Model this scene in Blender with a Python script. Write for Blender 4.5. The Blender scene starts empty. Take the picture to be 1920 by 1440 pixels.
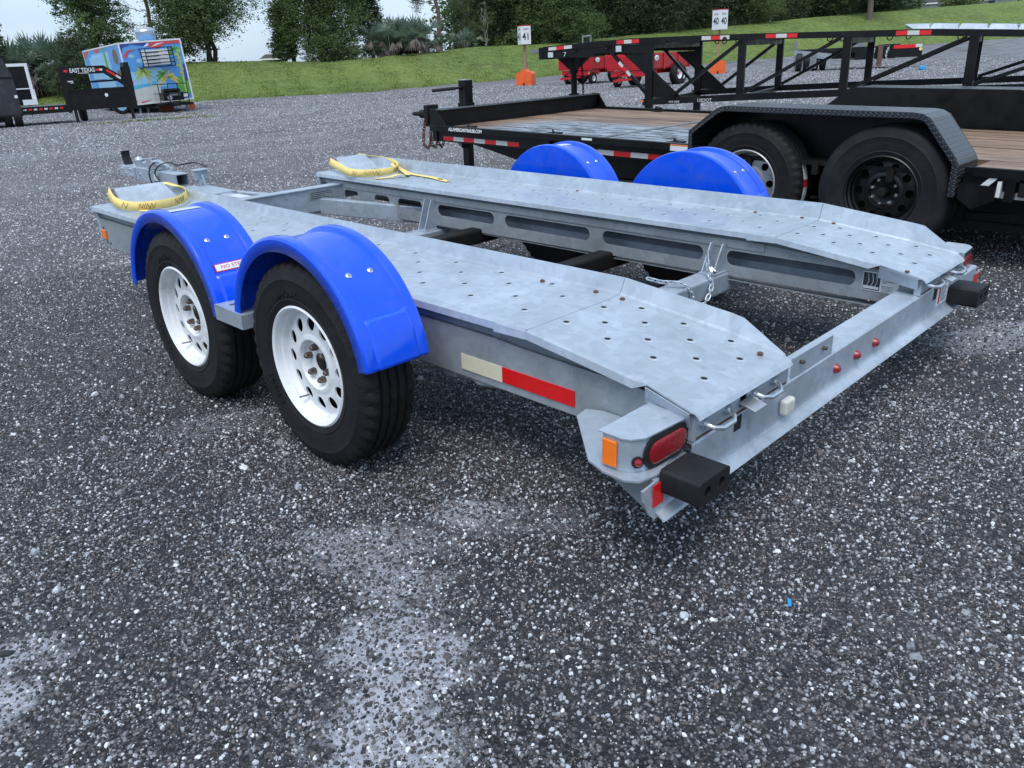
import bpy, bmesh, math, random
import numpy as np
from mathutils import Vector, Matrix, Euler
PI = math.pi
sc = bpy.context.scene
C = sc.collection

# ------------------------------------------------------------------ camera
cam_d = bpy.data.cameras.new('camera'); cam = bpy.data.objects.new('camera', cam_d); C.objects.link(cam)
sc.camera = cam
CAM = (-1.5004, -0.9061, 1.1977)
yaw, pitch, roll = 0.7747, 0.3885, -0.0516
cam.location = CAM
fwd = Vector((math.sin(yaw)*math.cos(pitch), math.cos(yaw)*math.cos(pitch), -math.sin(pitch)))
rt = Vector((math.cos(yaw), -math.sin(yaw), 0)); up = rt.cross(fwd)
r2 = math.cos(roll)*rt + math.sin(roll)*up; u2 = -math.sin(roll)*rt + math.cos(roll)*up
cam.rotation_euler = Matrix((r2, u2, -fwd)).transposed().to_euler()
cam_d.sensor_width = 36.0; cam_d.lens = 1487.6/1920*36
cam_d.clip_start = 0.05; cam_d.clip_end = 6000
sc.render.resolution_x = 1024; sc.render.resolution_y = 768

# ------------------------------------------------------------------ sky, sun, exposure
w = bpy.data.worlds.new("World"); sc.world = w; w.use_nodes = True
nt = w.node_tree; nt.nodes.clear()
def N(nt, typ, **kw):
    n = nt.nodes.new(typ)
    for k, v in kw.items():
        if k.startswith('i_'): n.inputs[k[2:].replace('_', ' ')].default_value = v
        else: setattr(n, k, v)
    return n
SUN_EL, SUN_AZ = math.radians(63), math.radians(238)
sky = N(nt, 'ShaderNodeTexSky', sky_type='NISHITA', sun_disc=False)
sky.sun_elevation = SUN_EL; sky.sun_rotation = SUN_AZ; sky.air_density = 1.0; sky.dust_density = 2.0; sky.ozone_density = 1.5
tc = N(nt, 'ShaderNodeTexCoord'); mp = N(nt, 'ShaderNodeMapping'); mp.inputs['Scale'].default_value = (1, 1, 3.2)
nz = N(nt, 'ShaderNodeTexNoise', i_Scale=2.2, i_Detail=6.0, i_Roughness=0.55)
rm = N(nt, 'ShaderNodeValToRGB'); rm.color_ramp.elements[0].position = 0.32; rm.color_ramp.elements[0].color = (.50, .50, .50, 1)
rm.color_ramp.elements[1].position = 0.68; rm.color_ramp.elements[1].color = (.88, .88, .88, 1)
nz2 = N(nt, 'ShaderNodeTexNoise', i_Scale=5.0, i_Detail=5.0)
rc = N(nt, 'ShaderNodeValToRGB'); rc.color_ramp.elements[0].position = .3; rc.color_ramp.elements[0].color = (3.7, 4.9, 6.5, 1)
rc.color_ramp.elements[1].position = .7; rc.color_ramp.elements[1].color = (5.0, 6.2, 7.4, 1)
mx = N(nt, 'ShaderNodeMix', data_type='RGBA'); bg = N(nt, 'ShaderNodeBackground'); bg.inputs['Strength'].default_value = 0.10
wo = N(nt, 'ShaderNodeOutputWorld')
L = nt.links.new
L(tc.outputs['Generated'], mp.inputs[0]); L(mp.outputs[0], nz.inputs['Vector']); L(mp.outputs[0], nz2.inputs['Vector'])
L(nz.outputs['Fac'], rm.inputs[0]); L(nz2.outputs['Fac'], rc.inputs[0])
L(rm.outputs[0], mx.inputs['Factor']); L(sky.outputs[0], mx.inputs[6]); L(rc.outputs[0], mx.inputs[7])
L(mx.outputs[2], bg.inputs[0]); L(bg.outputs[0], wo.inputs[0])
sd = bpy.data.lights.new('sun', 'SUN'); sd.energy = 1.45; sd.angle = math.radians(38); sd.color = (1, .97, .93)
sun = bpy.data.objects.new('sun', sd); C.objects.link(sun)
dirv = Vector((math.sin(SUN_AZ)*math.cos(SUN_EL), math.cos(SUN_AZ)*math.cos(SUN_EL), math.sin(SUN_EL)))
sun.rotation_euler = dirv.to_track_quat('Z', 'Y').to_euler(); sun.location = (0, 0, 20)
sc.view_settings.view_transform = 'Standard'; sc.view_settings.look = 'None'
sc.view_settings.exposure = 0.78; sc.view_settings.gamma = 1.0
sc.view_settings.use_curve_mapping = False

# ------------------------------------------------------------------ materials
def mat(name, color=(.5, .5, .5), rough=.5, metal=0.0, noise=0.0, nscale=8.0, bump=0.0, bscale=60.0, spec=.5,
        dirt=None, dirt_amt=0.0, dscale=3.0, coat=0.0, coords='Object', rough_var=0.0):
    m = bpy.data.materials.new(name); m.use_nodes = True; t = m.node_tree; b = t.nodes['Principled BSDF']
    b.inputs['Roughness'].default_value = rough; b.inputs['Metallic'].default_value = metal
    b.inputs['Specular IOR Level'].default_value = spec; b.inputs['Coat Weight'].default_value = coat
    L = t.links.new
    tc = N(t, 'ShaderNodeTexCoord')
    col = N(t, 'ShaderNodeRGB'); col.outputs[0].default_value = (*color, 1); out = col.outputs[0]
    if noise > 0:
        n = N(t, 'ShaderNodeTexNoise', i_Scale=nscale, i_Detail=6.0, i_Roughness=.6); L(tc.outputs[coords], n.inputs['Vector'])
        mr = N(t, 'ShaderNodeMapRange'); mr.inputs['From Min'].default_value = .3; mr.inputs['From Max'].default_value = .7
        mr.inputs['To Min'].default_value = 1-noise; mr.inputs['To Max'].default_value = 1+noise; L(n.outputs['Fac'], mr.inputs['Value'])
        v = N(t, 'ShaderNodeVectorMath', operation='SCALE'); L(out, v.inputs[0]); L(mr.outputs[0], v.inputs['Scale']); out = v.outputs[0]
    if dirt is not None:
        n = N(t, 'ShaderNodeTexNoise', i_Scale=dscale, i_Detail=8.0, i_Roughness=.7); L(tc.outputs[coords], n.inputs['Vector'])
        mr = N(t, 'ShaderNodeMapRange'); mr.inputs['From Min'].default_value = .5; mr.inputs['From Max'].default_value = .75
        mr.inputs['To Max'].default_value = dirt_amt; L(n.outputs['Fac'], mr.inputs['Value'])
        x = N(t, 'ShaderNodeMix', data_type='RGBA'); x.inputs[7].default_value = (*dirt, 1)
        L(mr.outputs[0], x.inputs['Factor']); L(out, x.inputs[6]); out = x.outputs[2]
    L(out, b.inputs['Base Color'])
    if rough_var > 0:
        n = N(t, 'ShaderNodeTexNoise', i_Scale=nscale*1.7, i_Detail=5.0); L(tc.outputs[coords], n.inputs['Vector'])
        mr = N(t, 'ShaderNodeMapRange'); mr.inputs['From Min'].default_value = .3; mr.inputs['From Max'].default_value = .7
        mr.inputs['To Min'].default_value = max(.02, rough-rough_var); mr.inputs['To Max'].default_value = rough+rough_var
        L(n.outputs['Fac'], mr.inputs['Value']); L(mr.outputs[0], b.inputs['Roughness'])
    if bump > 0:
        n = N(t, 'ShaderNodeTexNoise', i_Scale=bscale, i_Detail=4.0); L(tc.outputs[coords], n.inputs['Vector'])
        bp = N(t, 'ShaderNodeBump', i_Strength=bump, i_Distance=.01); L(n.outputs['Fac'], bp.inputs['Height']); L(bp.outputs[0], b.inputs['Normal'])
    return m

def galv_mat(name, base, metal=.55, rough=.42):
    """hot-dip galvanised steel: angular spangles, streaks, grey stains"""
    m = bpy.data.materials.new(name); m.use_nodes = True; t = m.node_tree; b = t.nodes['Principled BSDF']; L = t.links.new
    tc = N(t, 'ShaderNodeTexCoord')
    nd = N(t, 'ShaderNodeTexNoise', i_Scale=9.0, i_Detail=3.0); L(tc.outputs['Object'], nd.inputs['Vector'])
    mv = N(t, 'ShaderNodeMix', data_type='VECTOR'); mv.inputs[0].default_value = .06
    L(tc.outputs['Object'], mv.inputs[4]); L(nd.outputs['Color'], mv.inputs[5])
    vo = N(t, 'ShaderNodeTexVoronoi', i_Scale=38.0); L(mv.outputs[1], vo.inputs['Vector'])
    bw = N(t, 'ShaderNodeRGBToBW'); L(vo.outputs['Color'], bw.inputs[0])
    n1 = N(t, 'ShaderNodeTexNoise', i_Scale=5.0, i_Detail=9.0, i_Roughness=.65); L(tc.outputs['Object'], n1.inputs['Vector'])
    n2 = N(t, 'ShaderNodeTexNoise', i_Scale=1.3, i_Detail=5.0); L(tc.outputs['Object'], n2.inputs['Vector'])
    def mr(src, a, c, lo, hi):
        x = N(t, 'ShaderNodeMapRange'); x.inputs['From Min'].default_value = a; x.inputs['From Max'].default_value = c
        x.inputs['To Min'].default_value = lo; x.inputs['To Max'].default_value = hi; L(src, x.inputs['Value']); return x.outputs[0]
    a = mr(bw.outputs[0], .2, .8, .92, 1.06); c = mr(n1.outputs['Fac'], .3, .7, .87, 1.09); d = mr(n2.outputs['Fac'], .3, .7, .88, 1.08)
    m1 = N(t, 'ShaderNodeMath', operation='MULTIPLY'); L(a, m1.inputs[0]); L(c, m1.inputs[1])
    m2 = N(t, 'ShaderNodeMath', operation='MULTIPLY'); L(m1.outputs[0], m2.inputs[0]); L(d, m2.inputs[1])
    v = N(t, 'ShaderNodeVectorMath', operation='SCALE'); v.inputs[0].default_value = base; L(m2.outputs[0], v.inputs['Scale'])
    # scuffs: sparse dark smears
    mp = N(t, 'ShaderNodeMapping'); mp.inputs['Scale'].default_value = (6, 2, 6); L(tc.outputs['Object'], mp.inputs[0])
    n3 = N(t, 'ShaderNodeTexNoise', i_Scale=2.0, i_Detail=10.0, i_Roughness=.8); L(mp.outputs[0], n3.inputs['Vector'])
    s = mr(n3.outputs['Fac'], .57, .70, 0, .62)
    x = N(t, 'ShaderNodeMix', data_type='RGBA'); x.inputs[7].default_value = (base[0]*.45, base[1]*.45, base[2]*.45, 1)
    L(s, x.inputs['Factor']); L(v.outputs[0], x.inputs[6]); L(x.outputs[2], b.inputs['Base Color'])
    b.inputs['Metallic'].default_value = metal
    L(mr(n1.outputs['Fac'], .3, .7, rough-.1, rough+.14), b.inputs['Roughness'])
    n4 = N(t, 'ShaderNodeTexNoise', i_Scale=14.0, i_Detail=6.0); L(tc.outputs['Object'], n4.inputs['Vector'])
    bp = N(t, 'ShaderNodeBump', i_Strength=.12, i_Distance=.01); L(n4.outputs['Fac'], bp.inputs['Height']); L(bp.outputs[0], b.inputs['Normal'])
    return m

M = {}
M['galv'] = galv_mat('galvanised_steel', (.415, .480, .555), .35, .42)
M['galv_dull'] = galv_mat('dull_galvanised_steel', (.30, .335, .36), .25, .55)
M['zinc'] = mat('bright_zinc', (.62, .66, .70), .3, .9, noise=.1, nscale=30)
M['rust'] = mat('rusty_bolt', (.13, .065, .045), .8, .1, noise=.4, nscale=60)
M['lug'] = mat('tarnished_lug_nut', (.17, .135, .11), .4, .8, noise=.4, nscale=80)
M['blue'] = mat('blue_plastic', (.0, .080, .78), .26, 0, noise=.10, nscale=4, bump=.06, bscale=30, dirt=(.06, .10, .26), dirt_amt=.42, dscale=16, rough_var=.16, coat=.35)
M['white_rim'] = mat('white_rim_paint', (.76, .79, .82), .35, 0, noise=.04, dirt=(.30, .24, .19), dirt_amt=.6, dscale=7)
M['rubber'] = mat('tyre_rubber', (.0105, .011, .013), .66, 0, noise=.3, nscale=9, bump=.25, bscale=90, spec=.28, dirt=(.05, .045, .04), dirt_amt=.3, dscale=7)
M['rubber_dusty'] = mat('dusty_tyre_rubber', (.013, .0145, .017), .6, 0, noise=.3, nscale=6, bump=.2, bscale=80, spec=.3, dirt=(.05, .05, .05), dirt_amt=.3, dscale=6)
M['bumper_rubber'] = mat('moulded_rubber', (.012, .013, .015), .55, 0, noise=.25, nscale=20, bump=.15, bscale=120, spec=.3)
M['black'] = mat('black_paint', (.0035, .004, .005), .36, 0, noise=.35, nscale=5, spec=.32, dirt=(.03, .028, .027), dirt_amt=.35, dscale=4, rough_var=.12, bump=.04, bscale=90)
M['black_matt'] = mat('black_matt_steel', (.007, .007, .008), .6, .0, noise=.3, nscale=9, spec=.3, dirt=(.045, .028, .02), dirt_amt=.4, dscale=6)
M['dark'] = mat('dark_hole', (.006, .006, .007), .8)
M['white'] = mat('white_decal', (.74, .76, .78), .45, 0, noise=.05)
M['sticker'] = mat('white_label', (.55, .62, .66), .4, 0, noise=.06)
M['ink'] = mat('label_ink', (.03, .035, .05), .5)
M['ink_red'] = mat('label_red_ink', (.55, .03, .03), .5)
M['orange_ink'] = mat('label_orange_ink', (.7, .2, .05), .5)
def retro(name, c):
    m = mat(name, c, .3, 0, noise=.06, nscale=40, coat=.3)
    t = m.node_tree; b = t.nodes['Principled BSDF']
    v = N(t, 'ShaderNodeTexVoronoi', i_Scale=260.0); bp = N(t, 'ShaderNodeBump', i_Strength=.3, i_Distance=.002)
    tcn = N(t, 'ShaderNodeTexCoord'); t.links.new(tcn.outputs['Object'], v.inputs['Vector'])
    t.links.new(v.outputs['Distance'], bp.inputs['Height']); t.links.new(bp.outputs[0], b.inputs['Normal']); return m
M['tape_red'] = retro('red_reflective_tape', (.72, .010, .012))
M['tape_white'] = retro('white_reflective_tape', (.62, .62, .60))
M['tape_cream'] = retro('cream_reflective_tape', (.72, .68, .50))
M['amber'] = retro('amber_reflector', (.95, .20, .01))
M['lens_red'] = mat('red_lens', (.26, .006, .012), .16, 0, noise=.2, nscale=60, bump=.25, bscale=220, coat=.6)
M['strap'] = mat('yellow_webbing', (.90, .70, .25), .8, 0, noise=.08, nscale=20, bump=.3, bscale=260, dirt=(.5, .36, .14), dirt_amt=.35, dscale=12)
M['thread'] = mat('dark_stitching', (.07, .055, .02), .9)
M['concrete_plastic'] = mat('off_white_plastic', (.60, .60, .55), .4, 0, noise=.06)
M['tape_strip'] = mat('clear_strip', (.30, .42, .55), .3, 0, noise=.1)
M['orange'] = mat('orange_plastic', (.80, .13, .025), .4, 0, noise=.1, dirt=(.3, .08, .03), dirt_amt=.4)
M['red_paint'] = mat('red_paint', (.55, .010, .018), .3, 0, noise=.1, coat=.3, dirt=(.3, .03, .02), dirt_amt=.3)
M['post_wood'] = mat('post_wood', (.32, .19, .13), .8, 0, noise=.25, nscale=12)
M['steel_grey'] = mat('grey_treadplate', (.22, .23, .24), .4, .4, noise=.2, nscale=7)
M['silver_rim'] = mat('silver_rim_paint', (.36, .37, .38), .38, .4, noise=.1, nscale=9)
M['black_rim'] = mat('black_rim_paint', (.006, .006, .007), .38, 0, noise=.3, nscale=12)
M['alu'] = mat('spun_aluminium', (.55, .58, .6), .3, .8, noise=.1)
M['bark'] = mat('grey_bark', (.13, .11, .095), .9, 0, noise=.35, nscale=8, bump=.6, bscale=20)
M['bark_dark'] = mat('dark_bark', (.045, .038, .033), .9, 0, noise=.35, nscale=8, bump=.6, bscale=20)
M['bark_pine'] = mat('pine_bark', (.12, .075, .06), .9, 0, noise=.35, nscale=8, bump=.6, bscale=20)
M['bark_pale'] = mat('pale_bark', (.30, .28, .26), .9, 0, noise=.3, nscale=8)
M['roof'] = mat('grey_shingles', (.12, .12, .13), .9, 0, noise=.2, nscale=6)
M['siding'] = mat('pale_siding', (.45, .46, .48), .8, 0, noise=.06)
M['glass'] = mat('window_glass', (.03, .04, .05), .1, 0)
M['cyan'] = mat('blue_plastic_scrap', (.02, .28, .60), .4)

def tread_mat(name, c, rough=.3):
    m = bpy.data.materials.new(name); m.use_nodes = True; t = m.node_tree; b = t.nodes['Principled BSDF']; L = t.links.new
    tc = N(t, 'ShaderNodeTexCoord'); hs = []
    for ang, off in ((.785, 0), (-.785, .5)):
        mp = N(t, 'ShaderNodeMapping'); mp.inputs['Scale'].default_value = (34, 34, 34); mp.inputs['Location'].default_value = (off, off, 0)
        L(tc.outputs['UV'], mp.inputs[0])
        # elongated lozenge per cell, alternating direction
        fr = N(t, 'ShaderNodeVectorMath', operation='FRACTION'); L(mp.outputs[0], fr.inputs[0])
        sb = N(t, 'ShaderNodeVectorMath', operation='SUBTRACT'); sb.inputs[1].default_value = (.5, .5, 0); L(fr.outputs[0], sb.inputs[0])
        ro = N(t, 'ShaderNodeVectorRotate', rotation_type='Z_AXIS'); ro.inputs['Angle'].default_value = ang; L(sb.outputs[0], ro.inputs['Vector'])
        mu = N(t, 'ShaderNodeVectorMath', operation='MULTIPLY'); mu.inputs[1].default_value = (2.1, 6.5, 0); L(ro.outputs[0], mu.inputs[0])
        ln = N(t, 'ShaderNodeVectorMath', operation='LENGTH'); L(mu.outputs[0], ln.inputs[0])
        r = N(t, 'ShaderNodeMapRange'); r.inputs['From Min'].default_value = .55; r.inputs['From Max'].default_value = 1.0
        r.inputs['To Min'].default_value = 1; r.inputs['To Max'].default_value = 0; L(ln.outputs['Value'], r.inputs['Value']); hs.append(r.outputs[0])
    mx = N(t, 'ShaderNodeMath', operation='MAXIMUM'); L(hs[0], mx.inputs[0]); L(hs[1], mx.inputs[1])
    bp = N(t, 'ShaderNodeBump', i_Strength=.9, i_Distance=.006); L(mx.outputs[0], bp.inputs['Height']); L(bp.outputs[0], b.inputs['Normal'])
    n = N(t, 'ShaderNodeTexNoise', i_Scale=9.0, i_Detail=6.0); L(tc.outputs['Object'], n.inputs['Vector'])
    r = N(t, 'ShaderNodeMapRange'); r.inputs['To Min'].default_value = .6; r.inputs['To Max'].default_value = 1.5; L(n.outputs['Fac'], r.inputs['Value'])
    v = N(t, 'ShaderNodeVectorMath', operation='SCALE'); v.inputs[0].default_value = c; L(r.outputs[0], v.inputs['Scale']); L(v.outputs[0], b.inputs['Base Color'])
    b.inputs['Roughness'].default_value = rough; b.inputs['Metallic'].default_value = 0.0; b.inputs['Specular IOR Level'].default_value = .8
    return m
M['tread'] = tread_mat('black_diamond_plate', (.020, .024, .030), .24)

def wood_mat(name, dark=1.0):
    m = bpy.data.materials.new(name); m.use_nodes = True; t = m.node_tree; b = t.nodes['Principled BSDF']; L = t.links.new
    tc = N(t, 'ShaderNodeTexCoord'); mp = N(t, 'ShaderNodeMapping'); mp.inputs['Scale'].default_value = (14, 1.2, 14)
    L(tc.outputs['Object'], mp.inputs[0]); n = N(t, 'ShaderNodeTexNoise', i_Scale=2.4, i_Detail=9.0, i_Roughness=.7); L(mp.outputs[0], n.inputs['Vector'])
    oi = N(t, 'ShaderNodeObjectInfo')
    r = N(t, 'ShaderNodeValToRGB'); e = r.color_ramp.elements
    e[0].position = .3; e[0].color = (.06*dark, .033*dark, .022*dark, 1); e[1].position = .72; e[1].color = (.36*dark, .24*dark, .165*dark, 1)
    x = r.color_ramp.elements.new(.5); x.color = (.23*dark, .145*dark, .09*dark, 1)
    ad = N(t, 'ShaderNodeMath', operation='MULTIPLY_ADD'); ad.inputs[1].default_value = .16; L(oi.outputs['Random'], ad.inputs[0]); L(n.outputs['Fac'], ad.inputs[2])
    sb = N(t, 'ShaderNodeMath', operation='SUBTRACT'); sb.inputs[1].default_value = .08; L(ad.outputs[0], sb.inputs[0]); L(sb.outputs[0], r.inputs[0])
    # black oily stains and pale worn film across the boards near one side of the deck
    ge = N(t, 'ShaderNodeNewGeometry')
    n2 = N(t, 'ShaderNodeTexNoise', i_Scale=1.4, i_Detail=7.0, i_Roughness=.65); mp2 = N(t, 'ShaderNodeMapping'); mp2.inputs['Scale'].default_value = (2.2, .7, 1)
    L(ge.outputs['Position'], mp2.inputs[0]); L(mp2.outputs[0], n2.inputs['Vector'])
    st = N(t, 'ShaderNodeMapRange'); st.inputs['From Min'].default_value = .50; st.inputs['From Max'].default_value = .60; st.inputs['To Max'].default_value = .85
    L(n2.outputs['Fac'], st.inputs['Value'])
    sx = N(t, 'ShaderNodeSeparateXYZ'); L(ge.outputs['Position'], sx.inputs[0])
    g1 = N(t, 'ShaderNodeMapRange'); g1.inputs['From Min'].default_value = 4.4; g1.inputs['From Max'].default_value = 4.15; L(sx.outputs['X'], g1.inputs['Value'])
    g2 = N(t, 'ShaderNodeMapRange'); g2.inputs['From Min'].default_value = 4.5; g2.inputs['From Max'].default_value = 4.0; L(sx.outputs['Y'], g2.inputs['Value'])
    g3 = N(t, 'ShaderNodeMapRange'); g3.inputs['From Min'].default_value = 1.6; g3.inputs['From Max'].default_value = 2.1; L(sx.outputs['Y'], g3.inputs['Value'])
    gg = N(t, 'ShaderNodeMath', operation='MULTIPLY'); L(g1.outputs[0], gg.inputs[0]); L(g2.outputs[0], gg.inputs[1])
    gh = N(t, 'ShaderNodeMath', operation='MULTIPLY'); L(gg.outputs[0], gh.inputs[0]); L(g3.outputs[0], gh.inputs[1])
    base_st = N(t, 'ShaderNodeMath', operation='MULTIPLY'); L(st.outputs[0], base_st.inputs[0]); base_st.inputs[1].default_value = .35
    # film (pale blue-grey) where gh, black where noise
    f = N(t, 'ShaderNodeMix', data_type='RGBA'); f.inputs[7].default_value = (.32, .37, .43, 1); L(gh.outputs[0], f.inputs['Factor']); L(r.outputs[0], f.inputs[6])
    wn = N(t, 'ShaderNodeTexNoise', i_Scale=3.0, i_Detail=10.0, i_Roughness=.75); mp3 = N(t, 'ShaderNodeMapping'); mp3.inputs['Scale'].default_value = (8, 1.0, 1)
    L(ge.outputs['Position'], mp3.inputs[0]); L(mp3.outputs[0], wn.inputs['Vector'])
    k = N(t, 'ShaderNodeMapRange'); k.inputs['From Min'].default_value = .48; k.inputs['From Max'].default_value = .53; k.inputs['To Max'].default_value = .95; L(wn.outputs['Fac'], k.inputs['Value'])
    km = N(t, 'ShaderNodeMath', operation='MULTIPLY'); L(k.outputs[0], km.inputs[0]); L(gh.outputs[0], km.inputs[1])
    mxm = N(t, 'ShaderNodeMath', operation='MAXIMUM'); L(km.outputs[0], mxm.inputs[0]); L(base_st.outputs[0], mxm.inputs[1])
    q = N(t, 'ShaderNodeMix', data_type='RGBA'); q.inputs[7].default_value = (.012, .012, .014, 1); L(mxm.outputs[0], q.inputs['Factor']); L(f.outputs[2], q.inputs[6])
    L(q.outputs[2], b.inputs['Base Color']); b.inputs['Roughness'].default_value = .55
    bp = N(t, 'ShaderNodeBump', i_Strength=.35, i_Distance=.004); L(n.outputs['Fac'], bp.inputs['Height']); L(bp.outputs[0], b.inputs['Normal'])
    return m
M['wood'] = wood_mat('weathered_deck_board')

def leaf_mat(name, c1, c2, trans=.3):
    m = bpy.data.materials.new(name); m.use_nodes = True; t = m.node_tree; b = t.nodes['Principled BSDF']; L = t.links.new
    tc = N(t, 'ShaderNodeTexCoord'); n = N(t, 'ShaderNodeTexNoise', i_Scale=.9, i_Detail=4.0, i_Roughness=.7); L(tc.outputs['Object'], n.inputs['Vector'])
    ge = N(t, 'ShaderNodeNewGeometry'); ad = N(t, 'ShaderNodeMath', operation='MULTIPLY_ADD'); ad.inputs[1].default_value = .5
    L(ge.outputs['Random Per Island'], ad.inputs[0]); L(n.outputs['Fac'], ad.inputs[2])
    r = N(t, 'ShaderNodeValToRGB'); r.color_ramp.elements[0].position = .45; r.color_ramp.elements[0].color = (*c1, 1)
    r.color_ramp.elements[1].position = 1.0; r.color_ramp.elements[1].color = (*c2, 1)
    L(ad.outputs[0], r.inputs[0]); L(r.outputs[0], b.inputs['Base Color']); b.inputs['Roughness'].default_value = .6
    b.inputs['Specular IOR Level'].default_value = .25
    tr = N(t, 'ShaderNodeBsdfTranslucent'); L(r.outputs[0], tr.inputs[0]); ms = N(t, 'ShaderNodeMixShader'); ms.inputs[0].default_value = trans
    L(b.outputs[0], ms.inputs[1]); L(tr.outputs[0], ms.inputs[2]); L(ms.outputs[0], t.nodes['Material Output'].inputs[0]); return m
M['leaf_cedar'] = leaf_mat('cedar_foliage', (.040, .070, .030), (.150, .220, .080))
M['leaf_dark'] = leaf_mat('dark_foliage', (.028, .048, .026), (.10, .15, .065))
M['leaf_light'] = leaf_mat('light_foliage', (.05, .085, .03), (.15, .20, .08))
M['leaf_pine'] = leaf_mat('pine_needles', (.035, .06, .03), (.10, .14, .07))
M['leaf_palm'] = leaf_mat('palmetto_fronds', (.07, .115, .085), (.22, .29, .22))
M['leaf_dead'] = leaf_mat('dead_fronds', (.07, .058, .05), (.17, .145, .13), .1)
M['grass'] = leaf_mat('grass_blades', (.10, .145, .035), (.23, .30, .08), .35)

# ------------------------------------------------------------------ geometry helpers
class MB:
    def __init__(s): s.v = []; s.f = []; s.mi = []; s.sm = []; s.uv = {}
    def add(s, vs, fs, mi=0, smooth=False):
        o = len(s.v); s.v += [tuple(p) for p in vs]
        for f in fs: s.f.append(tuple(i+o for i in f)); s.mi.append(mi); s.sm.append(smooth)
    def box(s, x0, x1, y0, y1, z0, z1, mi=0):
        s.hexa([(x0,y0,z0),(x1,y0,z0),(x1,y1,z0),(x0,y1,z0),(x0,y0,z1),(x1,y0,z1),(x1,y1,z1),(x0,y1,z1)], mi)
    def hexa(s, p, mi=0):
        s.add(p, [(0,3,2,1),(4,5,6,7),(0,1,5,4),(1,2,6,5),(2,3,7,6),(3,0,4,7)], mi)
    def bar(s, a, b, w, h=None, mi=0, up=(0,0,1)):
        h = w if h is None else h; a = Vector(a); b = Vector(b); d = (b-a).normalized(); u = Vector(up)
        x = d.cross(u)
        if x.length < 1e-4: x = d.cross(Vector((1,0,0)))
        x.normalize(); y = x.cross(d); x *= w/2; y *= h/2
        s.hexa([a-x-y, a+x-y, b+x-y, b-x-y, a-x+y, a+x+y, b+x+y, b-x+y], mi)
    def prism(s, poly, axis, a0, a1, mi=0, smooth=False):
        """poly: 2D points in the plane normal to axis ('x': (y,z), 'y': (x,z), 'z': (x,y))"""
        def P(p, a): return {'x': (a, p[0], p[1]), 'y': (p[0], a, p[1]), 'z': (p[0], p[1], a)}[axis]
        n = len(poly); vs = [P(p, a0) for p in poly]+[P(p, a1) for p in poly]
        s.add(vs, [tuple(range(n))[::-1], tuple(range(n, 2*n))], mi)
        s.add(vs, [(i, (i+1) % n, n+(i+1) % n, n+i) for i in range(n)], mi, smooth)
    def tube(s, pts, r, n=8, mi=0, caps=True, closed=False):
        pts = [Vector(p) for p in pts]; rings = []; prev = None
        for i, p in enumerate(pts):
            if closed: d = pts[(i+1) % len(pts)]-pts[i-1]
            else: d = pts[min(i+1, len(pts)-1)]-pts[max(i-1, 0)]
            d.normalize()
            if prev is None:
                x = d.cross(Vector((0,0,1)))
                if x.length < .05: x = d.cross(Vector((1,0,0)))
            else: x = prev-d*prev.dot(d)
            x.normalize(); prev = x; y = d.cross(x); rr = r[i] if isinstance(r, (list, tuple)) else r
            rings.append([p+x*math.cos(2*PI*k/n)*rr+y*math.sin(2*PI*k/n)*rr for k in range(n)])
        vs = [q for g in rings for q in g]; fs = []; m = len(rings)
        for i in range(m if closed else m-1):
            j = (i+1) % m
            for k in range(n): fs.append((i*n+k, i*n+(k+1) % n, j*n+(k+1) % n, j*n+k))
        s.add(vs, fs, mi, True)
        if caps and not closed: s.add(vs, [tuple(range(n))[::-1], tuple((m-1)*n+k for k in range(n))], mi)
    def cyl(s, a, b, r, n=16, mi=0): s.tube([a, b], r, n, mi)
    def lathe(s, prof, c, n=48, mi=0, axis='x', smooth=True, closed=False):
        """prof: (radius, offset along axis)"""
        c = Vector(c); vs = []
        for k in range(n):
            a = 2*PI*k/n
            for r, t in prof:
                if axis == 'x': vs.append((c.x+t, c.y+r*math.cos(a), c.z+r*math.sin(a)))
                elif axis == 'z': vs.append((c.x+r*math.cos(a), c.y+r*math.sin(a), c.z+t))
                else: vs.append((c.x+r*math.cos(a), c.y+t, c.z+r*math.sin(a)))
        m = len(prof); fs = []
        for k in range(n):
            for j in range(m if closed else m-1):
                j2 = (j+1) % m; fs.append((k*m+j, k*m+j2, ((k+1) % n)*m+j2, ((k+1) % n)*m+j))
        s.add(vs, fs, mi, smooth)
    def disc(s, c, r, axis='x', n=24, mi=0):
        c = Vector(c); vs = [c]
        for k in range(n):
            a = 2*PI*k/n; p, q = r*math.cos(a), r*math.sin(a)
            vs.append(c+Vector({'x': (0,p,q), 'y': (p,0,q), 'z': (p,q,0)}[axis]))
        s.add(vs, [(0, 1+k, 1+(k+1) % n) for k in range(n)], mi)
    def xf(s, mtx):
        s.v = [tuple(mtx @ Vector(p)) for p in s.v]; return s
    def build(s, name, m, parent=None, bevel=0, seg=2, **tags):
        me = bpy.data.meshes.new(name); me.from_pydata(s.v, [], s.f)
        for x in (m if isinstance(m, (list, tuple)) else [m]): me.materials.append(x if not isinstance(x, str) else M[x])
        me.polygons.foreach_set('material_index', s.mi); me.polygons.foreach_set('use_smooth', s.sm)
        bm = bmesh.new(); bm.from_mesh(me); bmesh.ops.recalc_face_normals(bm, faces=bm.faces); bm.to_mesh(me); bm.free()
        if any(s.sm): me.set_sharp_from_angle(angle=math.radians(32))
        me.update(); return place(me, name, parent, bevel, seg, **tags)

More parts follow.
